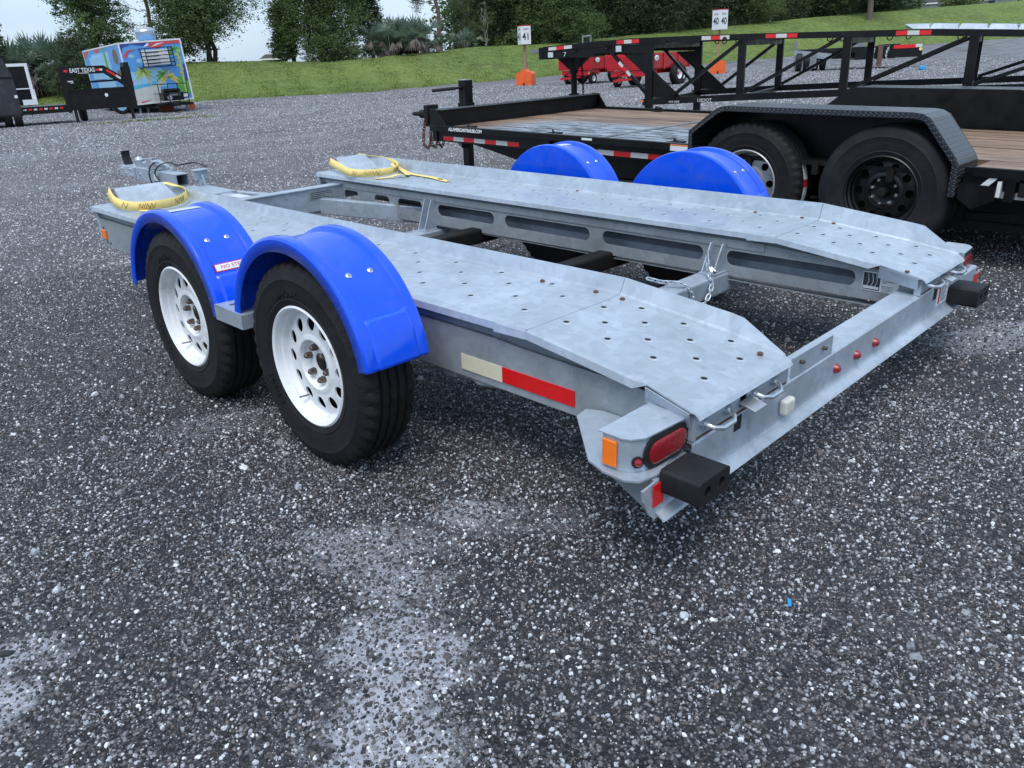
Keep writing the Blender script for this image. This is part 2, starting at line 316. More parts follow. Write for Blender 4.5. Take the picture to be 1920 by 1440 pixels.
def place(me, name, parent=None, bevel=0, seg=2, **tags):
    o = bpy.data.objects.new(name, me); C.objects.link(o)
    if parent is not None: o.parent = parent
    if bevel:
        b = o.modifiers.new('bevel', 'BEVEL'); b.width = bevel; b.segments = seg; b.limit_method = 'ANGLE'; b.angle_limit = math.radians(35)
        b.harden_normals = False
    for k, v in tags.items(): o[k] = v
    return o

def thing(name, label, cat, loc=(0,0,0), rot=(0,0,0), group=None):
    o = bpy.data.objects.new(name, None); C.objects.link(o); o.location = loc; o.rotation_euler = rot
    o.empty_display_size = .2; o['label'] = label; o['category'] = cat
    if group: o['group'] = group
    return o
def tag(o, label, cat, group=None):
    o['label'] = label; o['category'] = cat
    if group: o['group'] = group
    return o
def copy_tree(o, parent=None):
    c = o.copy(); C.objects.link(c)
    if parent is not None: c.parent = parent
    for ch in [x for x in bpy.data.objects if x.parent is o]: copy_tree(ch, c)
    return c

def curve_mesh(cu):
    o = bpy.data.objects.new('tmp', cu); C.objects.link(o)
    dg = bpy.context.evaluated_depsgraph_get(); me = bpy.data.meshes.new_from_object(o.evaluated_get(dg))
    bpy.data.objects.remove(o); bpy.data.curves.remove(cu); return me
def plate(outline, holes, thick):
    """flat plate with holes, in XY, thickness along +-Z"""
    cu = bpy.data.curves.new('p', 'CURVE'); cu.dimensions = '2D'; cu.fill_mode = 'BOTH'; cu.extrude = thick/2
    for pl in [outline]+holes:
        sp = cu.splines.new('POLY'); sp.points.add(len(pl)-1); sp.use_cyclic_u = True
        for i, p in enumerate(pl): sp.points[i].co = (p[0], p[1], 0, 1)
    return curve_mesh(cu)
def slot(x0, x1, z0, z1, r, n=6, slope=0.0):
    pts = []
    for cx, cz, a0 in ((x1-r, z1-r, 0), (x0+r, z1-r, PI/2), (x0+r, z0+r, PI), (x1-r, z0+r, 1.5*PI)):
        for k in range(n+1):
            a = a0+PI/2*k/n; pts.append((cx+r*math.cos(a), cz+r*math.sin(a)))
    return pts
def text(body, size, m, name, parent, mtx, thick=.0006, align='CENTER', bold=0.0, sx=1.0):
    cu = bpy.data.curves.new('t', 'FONT'); cu.body = body; cu.size = size; cu.align_x = align; cu.align_y = 'CENTER'
    cu.extrude = thick; cu.offset = bold; cu.resolution_u = 3; cu.space_line = 1.0
    me = curve_mesh(cu); me.transform(Matrix.Diagonal((sx, 1, 1, 1))); me.transform(mtx); me.materials.clear(); me.materials.append(M[m]); me.update()
    return place(me, name, parent)
def basis(o, x, y):
    """matrix putting local X along x and local Y along y at o"""
    x = Vector(x).normalized(); z = x.cross(Vector(y)).normalized(); y = z.cross(x)
    mt = Matrix((x, y, z)).transposed().to_4x4(); mt.translation = Vector(o); return mt

# ------------------------------------------------------------------ ground
def lerp(x, xs, ys): return float(np.interp(x, xs, ys))
AZ  = [-.4, 0.0, .277, .429, .63, .787, .942, 1.09, 1.315, 1.7, 2.4]
RE  = [60, 56, 51, 44.9, 43.1, 52.7, 65.3, 75, 110, 130, 120]
ZE  = [0, 0, 0, 0, 0, 0, 0, .25, .67, .8, .8]
AZC = [-.4, 0.0, .283, .437, .487, .586, .634, .696, .758, .825, .90, 1.011, 1.116, 1.222, 1.323, 1.7, 2.4]
RC  = [70, 66, 63, 59, 57.5, 57, 58, 60, 66, 72, 78, 88, 98, 125, 140, 160, 160]
ZC  = [1.6, 1.6, 1.64, 1.96, 1.88, 1.55, 1.68, 1.87, 2.16, 2.18, 2.5, 3.04, 3.68, 4.64, 5.24, 5.6, 5.6]
def polar(az, R, z): return (CAM[0]+R*math.sin(az), CAM[1]+R*math.cos(az), z)
def ground_z(x, y):
    dx, dy = x-CAM[0], y-CAM[1]; R = math.hypot(dx, dy); az = math.atan2(dx, dy)
    re, ze = lerp(az, AZ, RE), lerp(az, AZ, ZE)
    if R < 48 or ze == 0: return 0.0
    t = min(1, (R-48)/(re-48)); return ze*t*t
def lot_material():
    m = bpy.data.materials.new('gravel_lot'); m.use_nodes = True; t = m.node_tree; b = t.nodes['Principled BSDF']; L = t.links.new
    ge = N(t, 'ShaderNodeNewGeometry'); P = ge.outputs['Position']
    def noise(s, d=6, r=.6, vec=P):
        n = N(t, 'ShaderNodeTexNoise', i_Scale=s, i_Detail=float(d), i_Roughness=r); L(vec, n.inputs['Vector']); return n.outputs['Fac']
    def mr(src, a, c, lo=0.0, hi=1.0, clamp=True):
        x = N(t, 'ShaderNodeMapRange', clamp=clamp); x.inputs['From Min'].default_value = a; x.inputs['From Max'].default_value = c
        x.inputs['To Min'].default_value = lo; x.inputs['To Max'].default_value = hi; L(src, x.inputs['Value']); return x.outputs[0]
    def mix(f, a, c):
        x = N(t, 'ShaderNodeMix', data_type='RGBA')
        if isinstance(f, float): x.inputs[0].default_value = f
        else: L(f, x.inputs[0])
        for i, s in ((6, a), (7, c)):
            if isinstance(s, tuple): x.inputs[i].default_value = (*s, 1)
            else: L(s, x.inputs[i])
        return x.outputs[2]
    def math_(op, a, c):
        x = N(t, 'ShaderNodeMath', operation=op)
        for i, s in enumerate((a, c)):
            if isinstance(s, (int, float)): x.inputs[i].default_value = s
            else: L(s, x.inputs[i])
        return x.outputs[0]
    def stones(scale, pos):
        vo = N(t, 'ShaderNodeTexVoronoi', i_Scale=scale); L(P, vo.inputs['Vector'])
        bw = N(t, 'ShaderNodeSeparateColor'); L(vo.outputs['Color'], bw.inputs[0])
        r = N(t, 'ShaderNodeValToRGB'); e = r.color_ramp.elements; r.color_ramp.interpolation = 'LINEAR'
        cols = [(0, (.030, .032, .038)), (.36, (.055, .057, .066)), (.56, (.10, .092, .095)), (.72, (.16, .160, .172)), (.88, (.28, .285, .305)), (1, (.55, .56, .60))]
        e[0].position, e[0].color = 0, (*cols[0][1], 1); e[1].position, e[1].color = 1, (*cols[-1][1], 1)
        for p, c in cols[1:-1]: x = e.new(p); x.color = (*c, 1)
        L(bw.outputs[pos], r.inputs[0])
        # gaps between the stones go dark
        d = mr(vo.outputs['Distance'], .30, .62)
        return mix(d, r.outputs[0], (.014, .014, .017)), vo.outputs['Distance'], bw.outputs[(pos+1) % 3]
    c1, d1, k1 = stones(95.0, 0); c2, d2, k2 = stones(160.0, 1)
    sel = mr(noise(11, 3), .44, .54)
    c = mix(sel, c1, c2)
    # dark fines (packed wet grit) lying between loose stones
    big = noise(.9, 5, .62); mid = noise(2.6, 6, .65)
    fines = mr(noise(1.9, 5, .5), .46, .64, 0, .85)
    c = mix(fines, c, mix(mr(noise(60, 4), .35, .65), (.018, .019, .023), (.036, .037, .043)))
    # drying pale patches: hand-placed shapes, noise-broken borders
    sx = N(t, 'ShaderNodeSeparateXYZ'); L(P, sx.inputs[0])
    wob = noise(3.2, 6, .6); wob2 = noise(14, 5, .7)
    warp = math_('ADD', math_('MULTIPLY', math_('SUBTRACT', wob, .5), 3.4), math_('MULTIPLY', math_('SUBTRACT', wob2, .5), 2.0))
    flatp = N(t, 'ShaderNodeVectorMath', operation='MULTIPLY'); flatp.inputs[1].default_value = (1, 1, 0); L(P, flatp.inputs[0])
    def blob(cx, cy, rx, ry, ang, amt):
        mp = N(t, 'ShaderNodeMapping', vector_type='TEXTURE'); mp.inputs['Location'].default_value = (cx, cy, 0)
        mp.inputs['Rotation'].default_value = (0, 0, ang); mp.inputs['Scale'].default_value = (rx, ry, 1); L(flatp.outputs[0], mp.inputs[0])
        ln = N(t, 'ShaderNodeVectorMath', operation='LENGTH'); L(mp.outputs[0], ln.inputs[0])
        a = math_('ADD', ln.outputs['Value'], warp)
        return mr(a, 1.22, .66, 0, amt)
    pale = None
    for bl in PALE_BLOBS:
        o = blob(*bl); pale = o if pale is None else math_('MAXIMUM', pale, o)
    dark = None
    for bl in DARK_BLOBS:
        o = blob(*bl); dark = o if dark is None else math_('MAXIMUM', dark, o)
    c = mix(dark, c, mix(mr(noise(70, 4), .35, .7), (.015, .016, .019), (.034, .035, .041)))
    palec = mix(mr(noise(45, 6, .7), .3, .7), (.20, .213, .245), (.38, .40, .45))
    # bigger light stones still show through the pale film
    c = mix(math_('MULTIPLY', pale, mr(k1, .86, .92, 1, .15)), c, palec)
    # general patches: ground colour gets paler with distance from the trailer, faint wheel tracks, brownish dirt
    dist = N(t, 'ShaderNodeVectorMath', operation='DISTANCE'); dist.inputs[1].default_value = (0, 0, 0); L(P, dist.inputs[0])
    far_mask = mr(math_('ADD', dist.outputs['Value'], math_('MULTIPLY', big, 5.0)), 4.5, 17.0, 0, 1)
    c3, d3, k3 = stones(42.0, 2); c4, d4, k4 = stones(17.0, 0)
    far = mr(dist.outputs['Value'], 9, 20); far2 = mr(dist.outputs['Value'], 22, 40)
    c = mix(math_('MULTIPLY', far, .75), c, c3); c = mix(math_('MULTIPLY', far2, .55), c, c4)
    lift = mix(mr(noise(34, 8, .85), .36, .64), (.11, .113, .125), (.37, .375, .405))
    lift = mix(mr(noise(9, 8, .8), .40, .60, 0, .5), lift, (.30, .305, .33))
    c = mix(math_('MULTIPLY', far_mask, .60), c, lift)
    mpt = N(t, 'ShaderNodeMapping'); mpt.inputs['Rotation'].default_value = (0, 0, .62); mpt.inputs['Scale'].default_value = (.22, 1.1, 1); L(P, mpt.inputs[0])
    tracks = mr(noise(.8, 6, .6, mpt.outputs[0]), .48, .62, 0, .75)
    c = mix(math_('MULTIPLY', tracks, far_mask), c, (.085, .080, .086))
    c = mix(mr(noise(.16, 5, .55), .56, .66, 0, .35), c, (.12, .105, .10))
    gm = mr(noise(.42, 7, .75), .70, .76, 0, .7)
    c = mix(math_('MULTIPLY', gm, far_mask), c, (.07, .10, .035))
    vv = N(t, 'ShaderNodeVectorMath', operation='SCALE'); L(c, vv.inputs[0]); L(mr(noise(.55, 5, .6), .32, .68, .60, 1.32), vv.inputs['Scale']); c = vv.outputs[0]
    L(c, b.inputs['Base Color'])
    L(mr(mid, .3, .7, .62, .85), b.inputs['Roughness']); b.inputs['Specular IOR Level'].default_value = .35
    h1 = math_('MULTIPLY', math_('SUBTRACT', 1.0, math_('MINIMUM', d1, 1.0)), .007)
    h2 = math_('MULTIPLY', math_('SUBTRACT', 1.0, math_('MINIMUM', d2, 1.0)), .004)
    soft = math_('SUBTRACT', 1.0, math_('MULTIPLY', math_('MAXIMUM', fines, math_('MAXIMUM', dark, pale)), .75))
    hh = math_('MULTIPLY', math_('ADD', h1, h2), soft); hh = math_('ADD', hh, math_('MULTIPLY', noise(1.1, 4), .03))
    bp = N(t, 'ShaderNodeBump', i_Strength=1.0, i_Distance=1.0); L(hh, bp.inputs['Height']); L(bp.outputs[0], b.inputs['Normal'])
    return m
PALE_BLOBS = [(-.235, .60, .12, .07, -.75, 1.0), (-.50, .69, .17, .13, -.7, .75), (-.60, .50, .13, .12, -.6, .8), (-.70, .36, .13, .12, -.7, .85), (-.72, .20, .13, .12, -.7, .95), (-.86, .08, .16, .16, -.6, 1.0),
              (-1.0, -.08, .16, .14, -.6, .95), (-.16, .46, .20, .07, -.8, .35), (-1.34, .97, .13, .09, -.8, .9), (-1.40, .82, .12, .10, -.8, .85), (-.40, 1.78, .16, .10, -.6, .4), (2.2, -.10, .34, .16, -.5, .6)]
DARK_BLOBS = [(-.30, .16, .26, .12, -.8, .85), (-.50, -.10, .18, .07, .7, .85), (.02, .42, .22, .12, -.8, .7), (-.02, .10, .10, .16, -.8, .8), (-.50, .18, .07, .12, -.7, .85), (-1.06, .42, .10, .06, .7, .7), (-1.9, 1.9, .5, .08, .8, .6), (.6, -.5, .25, .10, .3, .6), (-.32, .27, .16, .12, -.7, .9), (-.35, .0, .09, .06, .6, .85), (-.64, .06, .08, .11, .7, .85), (-.85, 1.10, .20, .045, .75, .75), (-1.28, .70, .22, .05, .78, .85), (-.48, 1.42, .16, .06, .7, .7),
              (1.64, .02, .20, .10, -.6, .75), (3.5, -.1, 1.4, .9, 0, .6), (.3, .6, .5, .35, 0, .4), (-.2, -.12, .30, .05, .8, .4)]
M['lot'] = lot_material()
def build_ground():
    b = MB(); nA = 120; Rs = [0, 3, 8, 16, 30, 40, 48, 52, 56, 60, 66, 72, 80, 90, 100, 110, 125, 145, 170, 220, 320, 600, 1200, 3500]
    vs = [(CAM[0], CAM[1], 0)]
    for R in Rs[1:]:
        for k in range(nA):
            a = -PI+2*PI*k/nA; x, y = CAM[0]+R*math.sin(a), CAM[1]+R*math.cos(a)
            vs.append((x, y, ground_z(x, y) if -.4 < a < 2.4 else 0))
    fs = [(0, 1+(k+1) % nA, 1+k) for k in range(nA)]
    for j in range(len(Rs)-2):
        o = 1+j*nA
        for k in range(nA): fs.append((o+k, o+(k+1) % nA, o+nA+(k+1) % nA, o+nA+k))
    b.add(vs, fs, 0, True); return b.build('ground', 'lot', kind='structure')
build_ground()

# grass bank -------------------------------------------------------
def grass_material():
    m = bpy.data.materials.new('bank_grass'); m.use_nodes = True; t = m.node_tree; b = t.nodes['Principled BSDF']; L = t.links.new
    ge = N(t, 'ShaderNodeNewGeometry')
    def noise(s, d, r=.6):
        n = N(t, 'ShaderNodeTexNoise', i_Scale=s, i_Detail=float(d), i_Roughness=r); L(ge.outputs['Position'], n.inputs['Vector']); return n.outputs['Fac']
    r = N(t, 'ShaderNodeValToRGB'); e = r.color_ramp.elements
    e[0].position = .30; e[0].color = (.040, .060, .018, 1); e[1].position = .72; e[1].color = (.225, .290, .085, 1); x = e.new(.5); x.color = (.115, .170, .045, 1)
    L(noise(1.8, 10, .78), r.inputs[0])
    r2 = N(t, 'ShaderNodeMapRange'); r2.inputs['From Min'].default_value = .54; r2.inputs['From Max'].default_value = .68; r2.inputs['To Max'].default_value = .6; L(noise(.28, 8, .7), r2.inputs['Value'])
    mx = N(t, 'ShaderNodeMix', data_type='RGBA'); mx.inputs[7].default_value = (.085, .075, .040, 1); L(r2.outputs[0], mx.inputs[0]); L(r.outputs[0], mx.inputs[6])
    r3 = N(t, 'ShaderNodeMapRange'); r3.inputs['From Min'].default_value = .45; r3.inputs['From Max'].default_value = .7; r3.inputs['To Max'].default_value = .5; L(noise(.11, 4, .5), r3.inputs['Value'])
    mz = N(t, 'ShaderNodeMix', data_type='RGBA'); mz.inputs[7].default_value = (.20, .25, .065, 1); L(r3.outputs[0], mz.inputs[0]); L(mx.outputs[2], mz.inputs[6])
    L(mz.outputs[2], b.inputs['Base Color']); b.inputs['Roughness'].default_value = .85; b.inputs['Specular IOR Level'].default_value = .2
    bp = N(t, 'ShaderNodeBump', i_Strength=.8, i_Distance=.09); L(noise(5, 8, .8), bp.inputs['Height']); L(bp.outputs[0], b.inputs['Normal'])
    return m
M['bank'] = grass_material()
rng = np.random.default_rng(5)
def bank_pt(az, s):
    """s: 0 lot edge, 1 crest, >1 beyond it"""
    re, ze, rc, zc = lerp(az, AZ, RE), lerp(az, AZ, ZE), lerp(az, AZC, RC), lerp(az, AZC, ZC)
    re += .35*math.sin(az*97)+.2*math.sin(az*241+1)
    if s <= 1:
        R = re+(rc-re)*s; z = ze+(zc-ze)*(s*s*(3-2*s)*.5+s*.5)
    else: R = rc+(s-1)*60; z = zc+(s-1)*.25
    return polar(az, R, z+(.012 if s > 0 else -.03))
def build_bank():
    b = MB(); azs = np.linspace(-.4, 2.4, 560); ss = [0, .02, .06, .12, .2, .3, .4, .5, .6, .7, .8, .88, .94, 1.0, 1.05, 1.2, 1.6, 2.5, 5]
    vs = []
    for a in azs:
        for s in ss:
            p = bank_pt(a, s); j = .02*math.sin(a*131+s*5+math.sin(a*47))*(0 < s) + (rng.random()-.5)*.03*(s > 0)
            vs.append((p[0], p[1], p[2]+j))
    m = len(ss); fs = [(i*m+j, i*m+j+1, (i+1)*m+j+1, (i+1)*m+j) for i in range(len(azs)-1) for j in range(m-1)]
    b.add(vs, fs, 0, True); b.build('grass_bank', 'bank', kind='structure')
build_bank()

def blades(name, pts, h, wd, m, **tags):
    """three-sided grass tufts as one mesh (numpy)"""
    pts = np.asarray(pts); n = len(pts); a = rng.random(n)*2*PI; hh = h*(.5+rng.random(n)); lean = (rng.random((n, 2))-.5)*hh[:, None]*.9
    dx = np.stack([np.cos(a), np.sin(a)], 1)*wd
    v = np.zeros((n, 3, 3)); v[:, 0] = pts; v[:, 0, :2] -= dx; v[:, 1] = pts; v[:, 1, :2] += dx; v[:, 2] = pts; v[:, 2, :2] += lean; v[:, 2, 2] += hh
    me = bpy.data.meshes.new(name); me.vertices.add(3*n); me.vertices.foreach_set('co', v.ravel()); me.loops.add(3*n); me.polygons.add(n)
    me.loops.foreach_set('vertex_index', np.arange(3*n)); me.polygons.foreach_set('loop_start', np.arange(n)*3); me.polygons.foreach_set('loop_total', np.full(n, 3))
    me.materials.append(M[m]); me.update(calc_edges=True); return place(me, name, **tags)
gp = []
for i in range(52000):
    a = .2+rng.random()*1.2; s = rng.random()**1.3*1.03; p = bank_pt(a, s); gp.append((p[0], p[1], p[2]-.02))
blades('grass', gp, .07, .03, 'grass', kind='stuff')

# loose gravel near the trailers: real stones -----------------------
def pebble_material(name, gain):
    m = bpy.data.materials.new(name); m.use_nodes = True; t = m.node_tree; b = t.nodes['Principled BSDF']; L = t.links.new
    oi = N(t, 'ShaderNodeObjectInfo'); r = N(t, 'ShaderNodeValToRGB'); e = r.color_ramp.elements
    cols = [(0, (.016, .018, .022)), (.28, (.045, .048, .056)), (.48, (.085, .080, .083)), (.62, (.15, .133, .13)), (.74, (.19, .20, .22)), (.85, (.30, .315, .345)), (.94, (.47, .50, .54)), (1, (.74, .76, .79))]
    if gain > 1: cols = [(0, (.07, .073, .083)), (.38, (.105, .106, .118)), (.58, (.165, .153, .156)), (.74, (.21, .213, .235)), (.88, (.29, .30, .325)), (.96, (.39, .41, .435)), (1, (.52, .54, .56))]
    e[0].position, e[0].color = 0, (*cols[0][1], 1); e[1].position, e[1].color = 1, (*cols[-1][1], 1)
    for p, c in cols[1:-1]: x = e.new(p); x.color = (*c, 1)
    L(oi.outputs['Random'], r.inputs[0])
    tc = N(t, 'ShaderNodeTexCoord'); n = N(t, 'ShaderNodeTexNoise', i_Scale=1.2, i_Detail=5.0); L(tc.outputs['Object'], n.inputs['Vector'])
    mr = N(t, 'ShaderNodeMapRange'); mr.inputs['To Min'].default_value = .6*gain; mr.inputs['To Max'].default_value = 1.4*gain; L(n.outputs['Fac'], mr.inputs['Value'])
    v = N(t, 'ShaderNodeVectorMath', operation='SCALE'); L(r.outputs[0], v.inputs[0]); L(mr.outputs[0], v.inputs['Scale']); L(v.outputs[0], b.inputs['Base Color'])
    b.inputs['Roughness'].default_value = .6; b.inputs['Specular IOR Level'].default_value = .4; return m
M['pebble'] = pebble_material('loose_stone', 1.0); M['pebble_far'] = pebble_material('far_loose_stone', 1.4)  # second stone mix is paler, for the farther gravel
def gravel(name, poly, density, smin, smax, seed, power=3.0, pm='pebble'):
    b = MB(); b.add([(x, y, .0) for x, y in poly], [tuple(range(len(poly)))]); o = b.build(name, pm, kind='stuff')
    g = bpy.data.node_groups.new(name+'_nodes', 'GeometryNodeTree')
    g.interface.new_socket('Geometry', in_out='INPUT', socket_type='NodeSocketGeometry'); g.interface.new_socket('Geometry', in_out='OUTPUT', socket_type='NodeSocketGeometry')
    L = g.links.new; gi = g.nodes.new('NodeGroupInput'); go = g.nodes.new('NodeGroupOutput')
    ds = g.nodes.new('GeometryNodeDistributePointsOnFaces'); ds.inputs['Density'].default_value = density; ds.inputs['Seed'].default_value = seed
    L(gi.outputs[0], ds.inputs['Mesh'])
    # thin the stones out in patches
    pos = g.nodes.new('GeometryNodeInputPosition'); nz = g.nodes.new('ShaderNodeTexNoise'); nz.inputs['Scale'].default_value = {1: 2.3, 2: 1.5, 3: .8, 5: .45, 6: .22, 7: .15}.get(seed, 1.0); nz.inputs['Detail'].default_value = 5
    L(pos.outputs[0], nz.inputs['Vector'])
    mr = g.nodes.new('ShaderNodeMapRange'); mr.inputs['From Min'].default_value = .44; mr.inputs['From Max'].default_value = .62
    mr.inputs['To Min'].default_value = density; mr.inputs['To Max'].default_value = density*.16
    L(nz.outputs['Fac'], mr.inputs['Value']); dens = mr.outputs[0]
    if seed in (1, 2, 4):   # few loose stones where the surface has set hard
        wn = g.nodes.new('ShaderNodeTexNoise'); wn.inputs['Scale'].default_value = 5; wn.inputs['Detail'].default_value = 4; L(pos.outputs[0], wn.inputs['Vector']); last = None
        for (bx_, by_, rx_, ry_, _a, amt) in PALE_BLOBS+DARK_BLOBS:
            if amt < .6: continue
            dn = g.nodes.new('ShaderNodeVectorMath'); dn.operation = 'DISTANCE'; dn.inputs[1].default_value = (bx_, by_, 0); L(pos.outputs[0], dn.inputs[0])
            dv = g.nodes.new('ShaderNodeMath'); dv.operation = 'DIVIDE'; dv.inputs[1].default_value = (rx_+ry_)/2*1.45; L(dn.outputs['Value'], dv.inputs[0])
            if last is not None:
                mn = g.nodes.new('ShaderNodeMath'); mn.operation = 'MINIMUM'; L(last, mn.inputs[0]); L(dv.outputs[0], mn.inputs[1]); last = mn.outputs[0]
            else: last = dv.outputs[0]
        ad = g.nodes.new('ShaderNodeMath'); ad.operation = 'MULTIPLY_ADD'; ad.inputs[1].default_value = 1.6; L(wn.outputs['Fac'], ad.inputs[0]); L(last, ad.inputs[2])
        m3 = g.nodes.new('ShaderNodeMapRange'); m3.inputs['From Min'].default_value = 1.70; m3.inputs['From Max'].default_value = 2.15; m3.inputs['To Min'].default_value = .12; m3.inputs['To Max'].default_value = 1; L(ad.outputs[0], m3.inputs['Value'])
        mm = g.nodes.new('ShaderNodeMath'); mm.operation = 'MULTIPLY'; L(dens, mm.inputs[0]); L(m3.outputs[0], mm.inputs[1]); dens = mm.outputs[0]
    L(dens, ds.inputs['Density'])
    shapes = []
    for k in range(3):
        ic = g.nodes.new('GeometryNodeMeshIcoSphere'); ic.inputs['Radius'].default_value = 1.0; ic.inputs['Subdivisions'].default_value = 2
        sp = g.nodes.new('GeometryNodeSetPosition'); n2 = g.nodes.new('ShaderNodeTexNoise'); n2.noise_dimensions = '4D'; n2.inputs['W'].default_value = k*7.3; n2.inputs['Scale'].default_value = .9
        sb = g.nodes.new('ShaderNodeVectorMath'); sb.operation = 'SUBTRACT'; sb.inputs[1].default_value = (.5, .5, .5); L(n2.outputs['Color'], sb.inputs[0])
        scn = g.nodes.new('ShaderNodeVectorMath'); scn.operation = 'SCALE'; scn.inputs['Scale'].default_value = 1.5; L(sb.outputs[0], scn.inputs[0])
        L(ic.outputs[0], sp.inputs['Geometry']); L(scn.outputs[0], sp.inputs['Offset'])
        sm = g.nodes.new('GeometryNodeSetMaterial'); sm.inputs['Material'].default_value = M[pm]; L(sp.outputs[0], sm.inputs[0])
        shapes.append(sm)
    g2i = g.nodes.new('GeometryNodeGeometryToInstance')
    for s in shapes: L(s.outputs[0], g2i.inputs[0])
    io = g.nodes.new('GeometryNodeInstanceOnPoints'); io.inputs['Pick Instance'].default_value = True
    L(ds.outputs['Points'], io.inputs['Points']); L(g2i.outputs[0], io.inputs['Instance'])
    rv = g.nodes.new('FunctionNodeRandomValue'); rv.data_type = 'INT'; rv.inputs[4].default_value = 0; rv.inputs[5].default_value = 2; rv.inputs['Seed'].default_value = seed+3
    L(rv.outputs[2], io.inputs['Instance Index'])
    rr = g.nodes.new('FunctionNodeRandomValue'); rr.data_type = 'FLOAT_VECTOR'; rr.inputs[0].default_value = (0, 0, 0); rr.inputs[1].default_value = (6.28, 6.28, 6.28)
    L(rr.outputs[0], io.inputs['Rotation'])
    rs = g.nodes.new('FunctionNodeRandomValue'); rs.data_type = 'FLOAT'; rs.inputs[2].default_value = 0; rs.inputs[3].default_value = 1; rs.inputs['Seed'].default_value = seed+9
    pw = g.nodes.new('ShaderNodeMath'); pw.operation = 'POWER'; pw.inputs[1].default_value = power; L(rs.outputs[1], pw.inputs[0])
    ms = g.nodes.new('ShaderNodeMapRange'); ms.inputs['To Min'].default_value = smin; ms.inputs['To Max'].default_value = smax; L(pw.outputs[0], ms.inputs['Value'])
    ra = g.nodes.new('FunctionNodeRandomValue'); ra.data_type = 'FLOAT_VECTOR'; ra.inputs[0].default_value = (.8, .7, .45); ra.inputs[1].default_value = (1.3, 1.1, .8); ra.inputs['Seed'].default_value = seed+5
    vs = g.nodes.new('ShaderNodeVectorMath'); vs.operation = 'SCALE'; L(ra.outputs[0], vs.inputs[0]); L(ms.outputs[0], vs.inputs['Scale'])
    L(vs.outputs[0], io.inputs['Scale'])
    L(io.outputs[0], go.inputs[0])
    md = o.modifiers.new('stones', 'NODES'); md.node_group = g
    return o
def fan(az0, az1, R0, R1, n=12):
    return [polar(az0+(az1-az0)*k/n, R1, 0)[:2] for k in range(n+1)] + [polar(az1-(az1-az0)*k/n, R0, 0)[:2] for k in range(n+1)]
gravel('loose_gravel', fan(-.02, 1.58, .75, 3.0), 24000, .0015, .0062, 1, 2.2)
gravel('loose_gravel', fan(-.02, 1.58, 3.0, 6.0), 13000, .0020, .0070, 2, 2.3)
gravel('loose_gravel', fan(0.0, 1.5, 6.0, 10), 4200, .0034, .0105, 3, 2.4, 'pebble_far')
gravel('loose_gravel', fan(0.1, 1.45, 10, 17), 1350, .005, .013, 5, 2.4, 'pebble_far')
gravel('loose_gravel', fan(0.15, 1.45, 17, 30), 430, .008, .020, 6, 2.4, 'pebble_far')
gravel('loose_gravel', fan(0.2, 1.4, 30, 42), 130, .012, .026, 7, 2.4, 'pebble_far')
gravel('loose_gravel', fan(.85, 1.5, 42, 78), 36, .016, .036, 8, 2.4, 'pebble_far')
gravel('scattered_stones', fan(-.02, 1.58, .75, 4.2), 30, .009, .017, 4, 2.0)

# ------------------------------------------------------------------ trees and plants
def tri_mesh(name, V, m, parent, **tags):
    """V: (n,4,3) quads"""
    n = len(V); me = bpy.data.meshes.new(name); me.vertices.add(4*n); me.vertices.foreach_set('co', V.astype(np.float32).ravel())
    me.loops.add(4*n); me.polygons.add(n); me.loops.foreach_set('vertex_index', np.arange(4*n))
    me.polygons.foreach_set('loop_start', np.arange(n)*4); me.polygons.foreach_set('loop_total', np.full(n, 4))
    for q in (m if isinstance(m, list) else [m]): me.materials.append(M[q])
    me.update(calc_edges=True); return place(me, name, parent, **tags)
def leaf_quads(P, size, r, flat=.6, aspect=2.2, hang=0.0):
    n = len(P); d = r.normal(size=(n, 3)); d[:, 2] *= flat; d[:, 2] -= hang; d /= np.linalg.norm(d, axis=1)[:, None]
    e = r.normal(size=(n, 3)); e -= (e*d).sum(1)[:, None]*d; e /= np.linalg.norm(e, axis=1)[:, None]
    s = size*(.6+.8*r.random(n))[:, None]; a = d*s; c = e*s/aspect
    return np.stack([P-a, P-c*.8+a*.1, P+a, P+c], 1)
def crown_points(blobs, n, r, edge=.5):
    """scattered clumps of leaves inside a set of ellipsoids"""
    w = np.array([b[3]*b[4]*b[5] for b in blobs])**.75; w /= w.sum(); out = []
    for b, k in zip(blobs, r.multinomial(n, w)):
        nc = max(4, k//26); d = r.normal(size=(nc, 3)); d /= np.linalg.norm(d, axis=1)[:, None]
        cc = d*(edge+(1.26-edge)*r.random(nc)**.85)[:, None]*np.array(b[3:6])+np.array(b[:3])
        idx = r.integers(0, nc, k); cs = .17*(b[3]*b[4]*b[5])**(1/3)*(.35+1.2*r.random(nc)**1.5)
        out.append(cc[idx]+r.normal(size=(k, 3))*cs[idx][:, None]*np.array([1, 1, .55]))
    return np.concatenate(out)
def limb(b, p, q, r0, r1, r, n=5, wob=.12):
    p = np.array(p, float); q = np.array(q, float); L_ = np.linalg.norm(q-p); pts = []
    for i in range(n+1):
        t = i/n; o = r.normal(size=3)*L_*wob*math.sin(PI*t)*.5; pts.append(tuple(p+(q-p)*t+o))
    b.tube(pts, [r0+(r1-r0)*i/n for i in range(n+1)], 7); return pts
def zat(az, R):
    re, rc = lerp(az, AZ, RE), lerp(az, AZC, RC)
    return bank_pt(az, (R-re)/(rc-re))[2] if R < rc else lerp(az, AZC, ZC)+(R-rc)/60*.25
